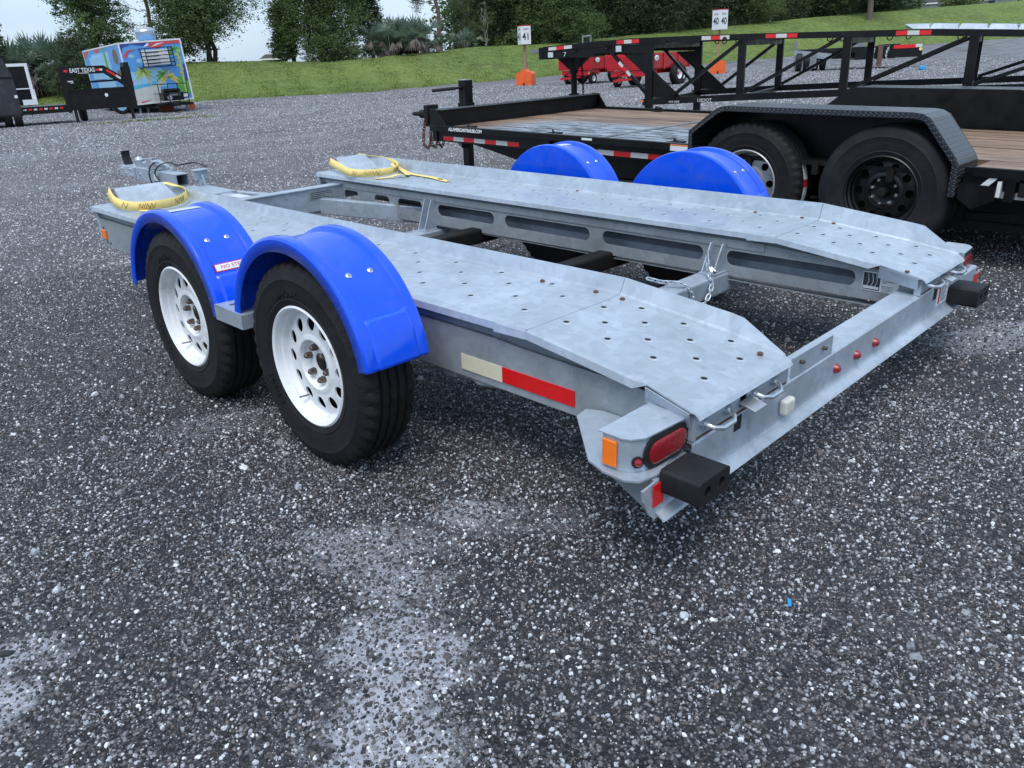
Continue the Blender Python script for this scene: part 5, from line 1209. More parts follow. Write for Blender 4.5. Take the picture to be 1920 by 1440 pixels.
for m_ in (1.42, 2.56, 3.55):
    b = MB(); b.box(.05, .17, m_, m_+.10, ZT+.002, ZT+.012); b.tube([(.08, m_+.02, ZT+.012), (.10, m_+.05, ZT+.03), (.14, m_+.08, ZT+.012)], .008, 6); b.build('tie_down_ring', 'black_matt', FB)
b = MB(); b.box(2.12, 2.22, 3.0, 3.10, ZT+.002, ZT+.012); b.tube([(2.17, 3.02, ZT+.02), (2.17, 3.08, ZT+.03)], .02, 8); b.build('tie_down_ring', 'black_matt', FB)
# headboard channel
b = MB(); b.box(.02, FBW-.02, 3.90, 3.912, .545, .70); b.box(.02, FBW-.02, 3.85, 3.899, .690, .700); b.box(.0, FBW, 3.845, 3.97, .530, ZT+.003)
b.build('headboard', 'black', FB, bevel=.003)
for x in (.0, FBW-.008):
    b = MB(); b.prism([(3.78, ZT+.003), (3.985, ZT+.003), (3.985, .705), (3.90, .705)], 'x', x, x+.010); b.build('headboard_gusset', 'black', FB)
b = MB(); b.box(.02, FBW-.02, 3.93, 3.99, .43, .70); b.build('front_beam', 'black', FB, bevel=.004)
# main beams and gooseneck taper
for x in (.30, FBW-.38):
    b = MB(); b.prism([(-1.6, .30), (2.3, .235), (2.9, .235), (3.95, .42), (3.95, .52), (-1.6, .52)], 'x', x, x+.012)
    b.box(x-.035, x+.047, -1.6, 2.9, .232, .2345); b.box(x-.035, x+.047, -1.6, 3.9, .5205, .524); b.build('main_beam', 'black', FB)
for m_ in np.arange(-1.4, 3.8, .45):
    b = MB(); b.box(.05, FBW-.05, m_, m_+.04, .44, .515); b.build('cross_member', 'black_matt', FB)
b = MB(); b.bar((.34, 3.9, .40), (1.10, 5.0, .44), .08, .12); b.bar((FBW-.34, 3.9, .40), (1.18, 5.0, .44), .08, .12); b.bar((1.14, 4.2, .47), (1.14, 5.35, .47), .10, .11); b.build('drawbar', 'black', FB, bevel=.004)
b = MB(); b.box(1.06, 1.22, 5.30, 5.36, .40, .62); b.tube([(1.14, 5.36, .52), (1.14, 5.50, .52)], .045, 14); b.tube([(1.14+.05*math.cos(t), 5.55+.05*math.sin(t), .52) for t in np.linspace(0, 2*PI, 17)[:-1]], .02, 8, closed=True); b.build('pintle_coupler', 'black_matt', FB)
b = MB(); b.box(1.085, 1.195, 4.70, 4.80, .35, .880); b.box(1.075, 1.205, 4.69, 4.81, .62, .66); jt = b.build('jack_tower', 'black', FB, bevel=.004)
b = MB(); b.box(1.088, 1.192, 4.703, 4.797, .8805, .887); b.build('jack_cap', 'alu', jt)
b = MB(); b.tube([(1.23, 4.74, .81), (1.05, 4.76, .81), (.99, 4.80, .80)], .012, 8); b.tube([(1.02, 4.78, .806), (.90, 5.0, .785)], .016, 8); b.build('jack_crank', 'black_matt', jt)
b = MB(); b.box(1.10, 1.18, 4.71, 4.79, -.135, .36); b.box(1.05, 1.23, 4.66, 4.84, -.145, -.13); b.build('jack_leg', 'black_matt', jt)
# coiled safety chains at the nose
NC = thing('safety_chain', 'rusty chains hanging from the nose of the black flatbed trailer', 'chain', (0, 0, 0))
def fbw(a, m_, z): return Vector((3.288+a, .889+m_, z+.029*m_))
for k, (a, dm_) in enumerate(((1.04, 0), (1.14, .02), (1.24, -.02))):
    p = [fbw(a, 5.30+dm_, .47), fbw(a-.01, 5.33, .36), fbw(a-.02, 5.34, .22), fbw(a+.02, 5.32, .16), fbw(a+.06, 5.30, .24), fbw(a+.05, 5.28, .34)]
    chain_links(NC, p, .052, .03, .0062, 'rust' if k != 1 else 'lug')
# tape, lettering
def tape_run(par, x, y0, y1, z0, z1, cols, ln, nx=-1, tilt=0):
    y = y0; k = 0
    while y < y1-.01:
        e = min(y+ln, y1); b = MB(); b.box(*sorted((x, x+nx*.0015)), y, e-.001, z0, z1); b.build('reflective_tape', cols[k % len(cols)], par); y = e; k += 1
tape_run(FB, .0335, 1.34, 2.25, .4445, .480, ('tape_white', 'tape_red'), .152)
tape_run(FB, .0335, 2.92, 3.86, .4445, .480, ('tape_red', 'tape_white'), .134)
tape_run(FB, .0335, -1.2, -.5, .41, .445, ('tape_red', 'tape_white'), .152)
tape_run(FB, .2985, 3.1, 3.85, .448, .478, ('tape_white', 'tape_red'), .12)
mt = basis((-.0125, 3.52, .546), (0, -1, 0), (0, 0, 1))
text('ALLAMERICANTRAILER.COM', .038, 'white', 'lettering', FB, mt, .0005, bold=.0014, sx=.86)
b = MB(); b.box(.0325, .0335, 1.30, 1.335, .47, .53) if False else b.box(-.0135, -.0125, 1.29, 1.43, .522, .566, 0); b.box(-.0142, -.0136, 1.29, 1.43, .556, .566, 1); b.build('warning_label', ['white', 'orange_ink'], FB)
b = MB(); b.box(-.0135, -.0125, 2.12, 2.22, .546, .562); b.build('decal', 'white', FB)
# fenders
def fb_fender(side):
    s = 1 if side == 'near' else -1; X = (lambda a: a) if s == 1 else (lambda a: FBW-a)
    zt = .825
    pts = [(1.285, .50), (1.285, .66), (1.10, .800), (1.055, .820), (1.02, zt), (-.13, zt+.002), (-.18, zt-.004), (-.22, .800), (-.385, .60), (-.40, .57), (-.405, .40)]
    b = MB(); us = [0]
    for p, q in zip(pts, pts[1:]): us.append(us[-1]+math.hypot(q[0]-p[0], q[1]-p[1]))
    xs = (X(-.02), X(.285)); vs = [(x, y, z) for y, z in pts for x in xs]; b.add(vs, [(2*i, 2*i+1, 2*i+3, 2*i+2) for i in range(len(pts)-1)])
    # down-turned outer lip
    cen = (.44, .45); o = len(b.v)
    def inn(p, w_=.030):
        d = Vector((cen[0]-p[0], cen[1]-p[1])); d.normalize(); return (p[0]+d.x*w_, p[1]+d.y*w_)
    ins = []
    for i, p in enumerate(pts):
        a, c = pts[max(i-1, 0)], pts[min(i+1, len(pts)-1)]; t = Vector((c[0]-a[0], c[1]-a[1])).normalized(); nn = Vector((t.y, -t.x)); nn = nn if nn.dot(Vector((cen[0]-p[0], cen[1]-p[1]))) > 0 else -nn
        ins.append((p[0]+nn.x*.032, p[1]+nn.y*.032))
    vs = [(X(-.02), y, z) for p in zip(pts, ins) for y, z in p]; b.add(vs, [(2*i, 2*i+1, 2*i+3, 2*i+2) for i in range(len(pts)-1)])
    me = bpy.data.meshes.new('fender'); me.from_pydata(b.v, [], b.f); me.materials.append(M['tread']); uv = me.uv_layers.new(name='UV')
    n0 = 2*len(pts)
    for lp in me.loops:
        i = lp.vertex_index
        if i < n0: uv.data[lp.index].uv = ((0 if i % 2 == 0 else .305), us[i//2])
        else: uv.data[lp.index].uv = (-(0 if i % 2 == 0 else .032), us[(i-n0)//2])
    f = place(me, 'fender', FB); sol = f.modifiers.new('thickness', 'SOLIDIFY'); sol.thickness = .004; sol.offset = 0
    bv = f.modifiers.new('bevel', 'BEVEL'); bv.width = .006; bv.segments = 2; bv.limit_method = 'ANGLE'; bv.angle_limit = math.radians(40)
    b = MB(); b.prism([(y, z) for y, z in [(1.287, .50), (1.287, .661), (1.101, .802), (1.055, .822), (1.02, zt+.001), (-.13, zt+.003), (-.18, zt-.003), (-.221, .802), (-.386, .601), (-.402, .57), (-.404, .50)]], 'x', *sorted((X(.286), X(.296)))); b.build('fender_panel', 'black', f)
    return f
fb_fender('near'); fb_fender('far')
def fwheel(a, m_, out, rim, rr, tyre='rubber', nh=8, hub=.0):
    wheel(FB, .376, rr, .225, nh, 8, rim, tyre, (a, m_, .376-.029*m_), out, lugr=.072, hub=hub, big=True, blocks=(m_ > .4), lugm='zinc')
fwheel(.125, .0, -1, 'black_rim', .205, 'rubber_dusty', 10, .07); fwheel(.125, .865, -1, 'silver_rim', .205, 'rubber', 8, .03)
fwheel(FBW-.125, .0, 1, 'black_rim', .205); fwheel(FBW-.125, .865, 1, 'black_rim', .205)
b = MB(); b.box(.035, .036, 0, 1, 0, 1) if False else None
b = MB(); n = 5
for k in range(n):
    a0, a1 = math.radians(195-k*7.5), math.radians(195-(k+1)*7.5); R_ = .3785; c = (.865, .376-.029*.865)
    vs = [(x, c[0]+R_*math.cos(a), c[1]+R_*math.sin(a)) for a in (a0, a1) for x in (.07, .12)]; b.add(vs, [(0, 1, 3, 2)], 1 if k == 2 else 0)
b.build('tyre_label', ['white', 'ink_red'], FB)
for m_ in (0, .865):
    b = MB(); b.tube([(.2, m_, .36), (FBW-.2, m_, .36)], .05, 12); b.build('axle_tube', 'black_matt', FB)
b = MB(); b.prism([(-.35, .30), (-.35, .40), (1.2, .40), (1.2, .30)], 'x', .30, .33); b.build('spring_hanger', 'black_matt', FB)
for m_ in (-.36, .43, 1.15):
    b = MB(); b.box(.24, .30, m_-.04, m_+.04, .22, .42); b.build('spring_hanger', 'black_matt', FB)
b = MB(); b.bar((.28, -.05, .20), (.34, -1.05, .26), .04, .10); b.build('ramp_brace', 'black_matt', FB)
# lamp bracket behind the near fender
b = MB(); b.prism([(-.42, .475), (-.60, .475), (-.60, .40), (-.50, .345), (-.42, .40)], 'x', -.02, .10); b.build('lamp_bracket', 'black', FB, bevel=.004)
b = MB(); b.box(-.01, .05, -.62, -.601, .42, .50); b.hexa([(.0, -.56, .475), (.05, -.56, .475), (.05, -.52, .475), (.0, -.52, .475), (.0, -.60, .52), (.04, -.60, .53), (.04, -.57, .535), (.0, -.57, .53)]); b.build('torn_label', 'white', FB)
b = MB(); b.box(.0, .03, -.95, -.70, .43, .50); b.build('lamp_box', 'black_matt', FB, bevel=.004)
b = MB(); b.box(.55, 1.0, 2.9, 2.905, .30, .42) if False else b.box(.10, .14, 2.45, 2.5, .39, .43); b.build('cable_clip', 'amber', FB)

# ------------------------------------------------------------------ car hauler with truss sides
HD = Vector((.25655, -.96653)); HA = math.atan2(HD.y, HD.x)
HL = thing('car_hauler_trailer', 'long black gooseneck car hauler with open truss sides beyond the flatbed trailer', 'trailer', (6.716, 5.045, 0), (0, 0, HA))
# local x along the trailer (nose negative, rear positive), local y: away from the camera
def topz(s): return float(np.interp(s, [-1.7, -1.28, -.35, .07, 1.2, 3.03, 3.8, 7.5], [1.28, 1.315, 1.35, 1.352, 1.33, 1.273, 1.222, .95]))
def botz(s): return float(np.interp(s, [0, 1.2, 2.2, 7.5], [.612, .645, .663, .70]))
for y in (0.0, 1.87):
    tr = MB(); S = [-1.28, -.6, -.1, .6, 1.3, 2.2, 3.0, 3.8, 5, 6.2, 7.5]
    for a, c in zip(S, S[1:]):
        ta, tc_ = topz(a), topz(c); th = .062
        tr.hexa([(a, y-.03, ta-th), (c, y-.03, tc_-th), (c, y+.03, tc_-th), (a, y+.03, ta-th), (a, y-.03, ta), (c, y-.03, tc_), (c, y+.03, tc_), (a, y+.03, ta)])
    tr.build('top_rail', 'black', HL)
    b = MB(); S = [-1.28, -.6, .1]
    for a, c in zip(S, S[1:]):
        b.hexa([(a, y-.02, topz(a)-.13), (c, y-.02, topz(c)-.17), (c, y+.04, topz(c)-.17), (a, y+.04, topz(a)-.13), (a, y-.02, topz(a)-.0625), (c, y-.02, topz(c)-.0625), (c, y+.04, topz(c)-.0625), (a, y+.04, topz(a)-.0625)])
    b.build('neck_beam', 'black', HL)
    b = MB(); S = [0.03, 1.2, 2.2, 5, 7.5]
    for a, c in zip(S, S[1:]):
        za, zc = botz(a), botz(c)
        b.hexa([(a, y-.03, za), (c, y-.03, zc), (c, y+.03, zc), (a, y+.03, za), (a, y-.03, za+.07), (c, y-.03, zc+.07), (c, y+.03, zc+.07), (a, y+.03, za+.07)])
    b.build('bottom_rail', 'black', HL)
    for s, w_, z0 in ((.10, .09, .42), (1.17, .08, None), (2.25, .08, None), (3.40, .085, None), (4.6, .085, None), (5.8, .085, None)):
        zb = botz(s)+.0705 if z0 is None else z0; b = MB(); b.box(s-w_/2, s+w_/2, y-.025, y+.025, zb, topz(s)-.063); b.build('post', 'black', HL)
    for s0, z0, s1, z1 in ((-.42, 1.26, .12, .69), (1.15, 1.255, .38, .70), (2.18, 1.235, 1.22, .73), (3.34, 1.18, 2.32, .745), (4.5, 1.10, 3.45, .75), (5.7, 1.0, 4.7, .76)):
        b = MB(); b.bar((s0, y-.005, z0), (s1, y-.005, z1), .035, .050, up=(0, 1, 0)); b.build('diagonal_brace', 'black', HL)
    b = MB(); b.prism([(-.22, topz(0)-.17), (.055, topz(0)-.17), (.055, .95)], 'y', y-.004, y+.004); b.prism([(.146, 1.0), (.146, .6905), (.50, .6905)], 'y', y-.004, y+.004)
    b.build('gusset_plate', 'black', HL)
    me_ = None; rg = MB(); rg.tube([(.026*math.cos(t), 0, .030*math.sin(t)-.02) for t in np.linspace(0, 2*PI, 13)[:-1]], .006, 6, closed=True); rg.box(-.015, .015, -.004, .008, .0, .02)
    for s in (-.85, -.42, .33, .98, 1.13, 2.08, 2.2, 2.65, 3.28, 4.2):
        if me_ is None: o = rg.build('tie_ring', 'black_matt', HL); me_ = o.data
        else: o = place(me_, 'tie_ring', HL)
        o.location = (s, y-.04 if y < 1 else y+.04, topz(s)-.045)
    b = MB(); b.box(.06, .14, y-.04, y+.04, .0, .42); b.box(-.02, .22, y-.10, y+.10, .0, .02); b.build('landing_leg', 'black_matt', HL)
# runways between the rails
for y0, y1 in ((.031, .60), (1.27, 1.839)):
    b = MB(); S = [-1.5, -1.28, -.35, 1.2, 3.03, 4.2, 7.5]
    b.add([(s, y, topz(s)-d) for s in S for y, d in ((y0, .012), (y1, .012), (y1, .05), (y0, .05))], [(4*i+j, 4*i+(j+1) % 4, 4*i+4+(j+1) % 4, 4*i+4+j) for i in range(len(S)-1) for j in range(4)]+[(0, 1, 2, 3), (4*6, 4*6+1, 4*6+2, 4*6+3)]); b.build('runway', 'steel_grey', HL)
for s in (-1.2, -.5, .1, 1.17, 2.25, 3.4, 4.6, 5.8):
    b = MB(); b.box(s-.03, s+.03, .03, 1.84, topz(s)-.12, topz(s)-.055); b.build('cross_member', 'black', HL)
    if s >= 0: b = MB(); b.box(s-.03, s+.03, .03, 1.84, botz(s)+.002, botz(s)+.05); b.build('cross_member', 'black', HL)
# nose
b = MB(); b.box(-1.34, -1.281, -.03, 1.90, 1.17, 1.31); b.hexa([(-1.62, .6, 1.20), (-1.34, .2, 1.17), (-1.34, 1.7, 1.17), (-1.62, 1.3, 1.20), (-1.62, .6, 1.27), (-1.34, .2, 1.30), (-1.34, 1.7, 1.30), (-1.62, 1.3, 1.27)]); b.build('neck_front', 'black', HL, bevel=.005)
b = MB(); b.box(-1.2, -.6, .65, 1.2, 1.335, 1.345); b.tube([(-1.1, .75, 1.34), (-1.1, .75, 1.42), (-1.1, 1.0, 1.43), (-1.1, 1.0, 1.34)], .012, 6); b.build('winch_plate', 'steel_grey', HL)
b = MB(); b.tube([(-1.33, .95, 1.17), (-1.33, .95, .98)], .06, 14); b.tube([(-1.33, .95, .98), (-1.33, .95, .72)], .042, 14); b.tube([(-1.33, .95, .72), (-1.33, .95, .68)], .075, 14)
b.prism([(-1.55, 1.17), (-1.1, 1.17), (-1.28, 1.03), (-1.38, 1.03)], 'y', .90, 1.0); b.build('coupler_post', 'black_matt', HL)
hc = thing('safety_chain', 'chain hanging beside the coupler post of the truss-sided car hauler', 'chain', (0, 0, 0))
def hlw(s, y, z): n_ = Vector((-HD.y, HD.x)); return Vector((6.716+HD.x*s+n_.x*y, 5.045+HD.y*s+n_.y*y, z))
chain_links(hc, [hlw(-1.22, .95, 1.16), hlw(-1.20, .95, .95), hlw(-1.19, .95, .62)], .045, .026, .005, 'black_matt')
def htape(s0, s1, z0, z1, cols):
    n = len(cols)
    for k, c in enumerate(cols):
        a, e = s0+(s1-s0)*k/n, s0+(s1-s0)*(k+1)/n; b = MB()
        b.hexa([(a, -.0325, topz(a)-z1), (e-.001, -.0325, topz(e)-z1), (e-.001, -.031, topz(e)-z1), (a, -.031, topz(a)-z1), (a, -.0325, topz(a)-z0), (e-.001, -.0325, topz(e)-z0), (e-.001, -.031, topz(e)-z0), (a, -.031, topz(a)-z0)]); b.build('reflective_tape', c, HL)
htape(-1.20, -.88, .012, .050, ('tape_white', 'tape_red', 'tape_white')); htape(-.30, -.02, .012, .052, ('tape_red', 'tape_white', 'tape_red'))
htape(.72, 1.03, .010, .050, ('tape_white', 'tape_red', 'tape_white')); htape(1.42, 1.75, .010, .050, ('tape_red', 'tape_white', 'tape_red')); htape(2.70, 3.02, .010, .052, ('tape_red', 'tape_white', 'tape_red'))
for k, c in enumerate(('tape_white', 'tape_red', 'tape_white', 'tape_white')):
    if k == 3: break
    t0 = .28+k*.09; a = Vector((-.42, -.034, 1.26)).lerp(Vector((.12, -.034, .69)), t0); e = Vector((-.42, -.034, 1.26)).lerp(Vector((.12, -.034, .69)), t0+.088); b = MB(); b.bar(a, e, .002, .034, up=(0, 0, 1)) if False else b.bar(a, e, .034, .002, up=(0, 1, 0)); b.build('reflective_tape', c, HL)
mt = basis((.78, -.0315, .655), (1, 0, 0), (0, 0, 1)); text('USDOT', .050, 'white', 'lettering', HL, mt, .0004); text('FOR HIRE', .030, 'white', 'lettering', HL, basis((.42, -.0315, .645), (1, 0, 0), (0, 0, 1)), .0004)
text('7', .07, 'white', 'lettering', HL, basis((-.98, -.0315, 1.215), (1, 0, 0), (0, 0, 1)), .0004)
b = MB(); b.box(-1.21, -1.14, -.0325, -.031, 1.19, 1.25); b.box(-.31, -.24, -.0325, -.031, 1.215, 1.28); b.build('decal', 'sticker', HL)
b = MB(); b.tube([(.03, -.031, .66), (.03, -.036, .66)], .016, 12); b.build('side_marker', 'amber', HL)
# galvanised ramps lying on the deck at the right
b = MB(); n = 12
for k in range(n):
    s0 = 2.75+k*.25; z = topz(s0)
    b.hexa([(s0+.10*(k == 0), -.03, z+.002), (s0+.25, -.03, topz(s0+.25)+.002), (s0+.25, .35, topz(s0+.25)+.012), (s0, .35, z+.012), (s0+.02, .02, z+.046), (s0+.235, .02, topz(s0+.25)+.046), (s0+.235, .33, topz(s0+.25)+.054), (s0+.02, .33, z+.054)])
rp = tag(b.build('loading_ramp', 'galv'), 'pale galvanised loading ramp lying on top of the car hauler at the right edge', 'ramp'); rp.location = (6.716, 5.045, 0); rp.rotation_euler = (0, 0, HA)
b = MB(); b.box(0, 2.4, 0, .30, 0, .05); rp = tag(b.build('loading_ramp', 'steel_grey', bevel=.008), 'grey flat ramp lying farther back on the car hauler at the right edge', 'ramp'); p = hlw(2.95, 1.35, topz(3.2)+.0); rp.location = (p.x, p.y, p.z); rp.rotation_euler = (0, .035, HA)
b = MB(); b.box(3.02, 3.24, -.05, -.0305, .70, .735); b.build('lamp_bracket', 'black', HL)
b = MB(); b.box(3.04, 3.14, -.058, -.0505, .706, .73); b.build('side_marker', 'amber', HL)



# ------------------------------------------------------------------ lane signs on orange water-filled bases
def lane_sign(num, az, R, zs0, zs1, side, turn, label):
    x, y, _ = polar(az, R, 0); t = thing('lane_sign', label, 'sign', (x, y, 0), (0, 0, turn-az), group='lane signs on orange bases')
    b = MB(); b.prism([(-.40, 0), (.40, 0), (.40, .52), (.32, .60), (.14, .60), (.10, .70), (-.10, .70), (-.14, .60), (-.32, .60), (-.40, .52)], 'y', -.24, .24)
    bs = b.build('base', 'orange', t, bevel=.03); b = MB(); b.prism([(-.05, 0), (.05, 0), (.03, .10), (-.03, .10)], 'y', -.26, -.241); b.box(-.07, .07, -.255, -.241, .12, .62, 1); b.build('base_notch', ['dark', 'orange'], bs)
    b = MB(); b.box(-.06, .06, -.05, .05, .60, zs0+.02); b.build('post', 'post_wood', t)
    h = side/2; b = MB(); b.box(-h, h, -h, h, zs0, zs1); sg = b.build('sign_box', 'white', t, bevel=.01); sg.rotation_euler = (0, 0, PI/4)
    b = MB(); b.box(-h-.004, h+.004, -h-.004, h+.004, zs1-.03, zs1+.004); b.build('trim', 'ink_red', sg)
    for mt in (basis((0, -h-.003, 0), (1, 0, 0), (0, 0, 1)), basis((-h-.003, 0, 0), (0, -1, 0), (0, 0, 1))):
        zc = (zs0+zs1)/2
        text(num, .44, 'ink', 'number', sg, mt @ Matrix.Translation((0, zc-.08, 0)), .002, bold=.008, sx=.86); text('Lane', .15, 'ink', 'lettering', sg, mt @ Matrix.Translation((0, zc+.26, 0)), .002)
    return t
lane_sign('41', .8095, 40.4, 1.79, 2.60, .48, -.42, 'left of the two lane signs, white box numbered 41 on a wooden post')
lane_sign('40', 1.030, 44.9, 2.05, 2.98, .54, .0, 'right of the two lane signs, white box numbered 40 above the car hauler')

# ------------------------------------------------------------------ red farm wagons
def wagon(loc, rot, label, wx=2.35, tandem=False, number=0):
    t = thing('dump_wagon', label, 'wagon', loc, (0, 0, rot), group='red farm wagons beyond the car hauler'); L_, W_ = 3.1, 1.75
    # local x back from the front board, y away from the camera side
    b = MB(); b.box(0, L_, 0, W_, .60, .64); b.box(0, L_, 0, .03, .60, 1.15); b.box(0, L_, W_-.03, W_, .60, 1.15); b.box(0, .03, .03, W_-.03, .64, 1.15); b.box(L_-.03, L_, .03, W_-.03, .64, 1.15); b.build('body', 'red_paint', t)
    for k in range(8):
        z = .68+k*.06; b = MB(); b.box(.04, L_-.04, -.018, -.001, z, z+.03); b.build('side_rib', 'red_paint', t) if k % 2 == 0 else b.build('side_rib', 'red_paint', t)
    for x in (0, L_*.35, L_*.7, L_-.06):
        b = MB(); b.box(x, x+.06, -.05, -.019, .58, 1.17); b.build('stake', 'red_paint', t)
    for k in range(5): b = MB(); b.box(-.02, -.001, .05, W_-.05, .68+k*.09, .72+k*.09); b.build('front_rib', 'red_paint', t)
    b = MB(); b.box(.05, .9, .15, W_-.15, .38, .58); b.bar((.3, W_/2-.3, .32), (-.9, W_/2, .26), .07); b.bar((.3, W_/2+.3, .32), (-.9, W_/2, .26), .07); b.box(.9, L_-.1, .35, .45, .44, .59); b.box(.9, L_-.1, W_-.45, W_-.35, .44, .59); b.build('chassis', 'red_paint', t)
    b = MB(); b.tube([(-.9, W_/2, .26), (-.5, W_/2+.1, .42), (.0, W_/2, .55)], .02, 6); b.build('hydraulic_hose', 'black', t)
    def wh(x, y, r, w_):
        b = MB(); b.lathe([(r*.5, -w_/2), (r*.85, -w_/2*1.05), (r*.97, -w_*.4), (r, -w_*.3), (r, w_*.3), (r*.97, w_*.4), (r*.85, w_/2), (r*.5, w_/2)], (x, y, r), 28, axis='y'); ty = b.build('tyre', 'rubber', t)
        b = MB(); b.lathe([(r*.52, -w_/2), (r*.48, -w_*.35), (r*.3, -w_*.1), (r*.14, -w_*.2), (.001, -w_*.2)], (x, y, r), 24, axis='y'); b.build('rim', 'white_rim', ty); b = MB(); b.tube([(x, y-w_*.3, r), (x, y-.02, r)], r*.16, 10); b.build('hub_cap', 'red_paint', ty)
    wh(.45, .18, .24, .16); wh(.45, W_-.18, .24, .16); wh(wx, -.05, .40, .26); wh(wx, W_+.05, .40, .26)
    if tandem: wh(wx+.62, .12, .34, .22)
    b = MB(); b.lathe([(.16, 0), (.15, -.004), (.001, -.005)], (L_*.17, 0, 0), 24, axis='y'); b.xf(Matrix.Translation((0, -.054, .98)) @ Matrix.Scale(.62, 4, (0, 0, 1)) @ Matrix.Translation((0, 0, 0))); lg = b.build('oval_badge', 'white', t)
    b = MB()
    for k in range(6): b.box(L_*.17-.10+k*.033, L_*.17-.08+k*.033, -.0615, -.0600, .965, .995)
    b.build('badge_print', 'ink_red', lg)
    b = MB(); b.box(.10, .20, .147, .149, .42, .53); b.build('yellow_decal', 'strap', t)
    return t
wagon((27.35, 22.75, 0), .02, 'left of the two red farm wagons, seen under the nose of the car hauler', 1.75)
wagon((23.9, 17.2, 0), .09, 'right of the two red farm wagons, seen through the truss of the car hauler', 2.05, True)

# ------------------------------------------------------------------ far flatbed seen through the truss
FT = thing('flatbed_trailer', 'distant black flatbed trailer with chains seen through the hauler truss', 'trailer', (36.2, 17.6, 0), (0, 0, -1.06))
b = MB(); b.box(.2, 3.6, .0, 2.0, .86, .93); b.build('deck', 'steel_grey', FT)
b = MB(); b.box(.0, 3.9, -.05, -.001, .72, .94); b.box(.0, 3.9, 2.0, 2.05, .72, .94); b.box(.2, 3.8, .5, .6, .48, .86); b.box(.2, 3.8, 1.4, 1.5, .48, .86); b.box(2.5, 4.2, -.06, 2.0, .40, .715); b.build('frame', 'black', FT)
b = MB(); b.box(4.0, 5.3, -.02, .4, .42, .95); b.box(3.7, 4.4, .1, 1.8, .95, 1.0); b.build('tail_box', 'black', FT)
b = MB(); b.box(4.1, 5.0, -.035, -.021, .80, .95); b.build('reflective_tape', 'tape_red', FT); b = MB(); b.box(5.0, 5.28, -.035, -.021, .82, .95); b.build('reflective_tape', 'tape_white', FT)
b = MB(); b.tube([(5.22, -.03, .74), (5.22, -.06, .74)], .07, 14); b.build('round_sticker', 'strap', FT)
b = MB(); b.box(3.45, 3.65, -.2, -.06, .10, 1.0); b.build('hitch_post', 'bark_pine', FT)
for x in (3.3, 3.85): chain_links(FT, [Vector((x, -.15, .85)), Vector((x-.06, -.2, .6)), Vector((x, -.2, .15))], .12, .07, .016, 'alu')
for k, x in enumerate((.0, .35, .75, 1.1)):
    b = MB(); b.lathe([(.2, -.12), (.36, -.13), (.42, -.09), (.42, .09), (.36, .13), (.2, .12)], (x+.1, .1+.15*k, .42), 24, axis='x'); b.build('tyre', 'rubber_dusty', FT)
for k, x in enumerate((-.12, .45)):
    b = MB(); b.box(x, x+.42, -.09, -.07, .12, .72); b.build('mud_flap', 'steel_grey', FT)
b = MB(); b.hexa([(-.15, -.08, .72), (1.5, -.08, .45), (1.5, .1, .45), (-.15, .1, .72), (-.15, -.08, .95), (1.5, -.08, .72), (1.5, .1, .72), (-.15, .1, .95)]); b.build('rear_bumper', 'galv_dull', FT)
b = MB(); b.box(-.1, .1, 1.8, 2.2, .94, 1.28); b.build('ramp_upright', 'steel_grey', FT)
b = MB(); b.box(2.6, 3.1, 1.8, 2.2, .94, 1.20); b.build('ramp_upright', 'steel_grey', FT)

# ------------------------------------------------------------------ litter
def litter(name, label, cat, loc, m, s):
    b = MB(); r = np.random.default_rng(3)
    b.lathe([(.001, -.5), (.22, -.46), (.30, -.2), (.27, .1), (.30, .25), (.12, .42), (.11, .5), (.001, .5)], (0, 0, 0), 12, axis='x'); b.xf(Matrix.Translation(loc) @ Matrix.Rotation(.6, 4, 'Z') @ Matrix.Scale(s, 4)); return tag(b.build(name, m), label, cat)
litter('plastic_jug', 'white plastic jug lying by the grass edge behind the hauler truss', 'jug', (68.0, 35.5, ground_z(68, 35.5)+.15), 'white', .62)
litter('plastic_bottle', 'small bright blue bottle lying on gravel near the distant flatbed trailer', 'bottle', (34.2, 11.3, .05), 'cyan', .42)
b = MB(); b.box(-.013, .013, -.004, .004, 0, .004); b.xf(Matrix.Translation((-.02, -.27, .006)) @ Matrix.Rotation(.5, 4, 'Z')); tag(b.build('plastic_scrap', 'cyan', bevel=.001), 'tiny light blue scrap of plastic on the gravel right of the rubber bumper', 'litter')

# ------------------------------------------------------------------ food trailer
def pmat(n, c): M[n] = mat(n, c, .45, 0, noise=.10, nscale=5); return n
PSKY, PSKY2, PSAND, PSEA = pmat('print_sky_blue', (.10, .33, .72)), pmat('print_pale_blue', (.30, .56, .80)), pmat('print_sand', (.58, .60, .58)), pmat('print_sea', (.10, .45, .68))
PGR, PYG, PYE = pmat('print_green', (.10, .36, .06)), pmat('print_yellow_green', (.38, .50, .10)), pmat('print_yellow', (.62, .55, .16))
PNV, PRD, PBR, PDK = pmat('print_navy', (.045, .05, .30)), pmat('print_red', (.60, .07, .08)), pmat('print_brown', (.17, .10, .05)), pmat('print_dark_green', (.04, .10, .04))
FD = thing('food_trailer', 'food trailer wrapped in a tropical beach print with palm trees and white edge trim', 'food trailer', (10.45, 29.92, 0), (0, 0, -.18))
FW, FL, F0, F1 = 2.12, 7.6, .30, 2.36
bodyE = bpy.data.objects.new('body', None)
b = MB(); b.box(0, FW, 0, FL, F0, F1); body = b.build('body', PSKY, FD); TILT = Euler((0, -.045, 0)); body.rotation_euler = TILT
def face(name, m, polys, par=body, d=.004, side=False):
    b = MB()
    for pl in polys:
        if side: b.prism([(p[0], p[1]) for p in pl], 'x', -d, -.001)
        else: b.prism([(p[0]*FW, F0+p[1]*(F1-F0)) for p in pl], 'y', -d, -.001)
    return b.build(name, m, par)
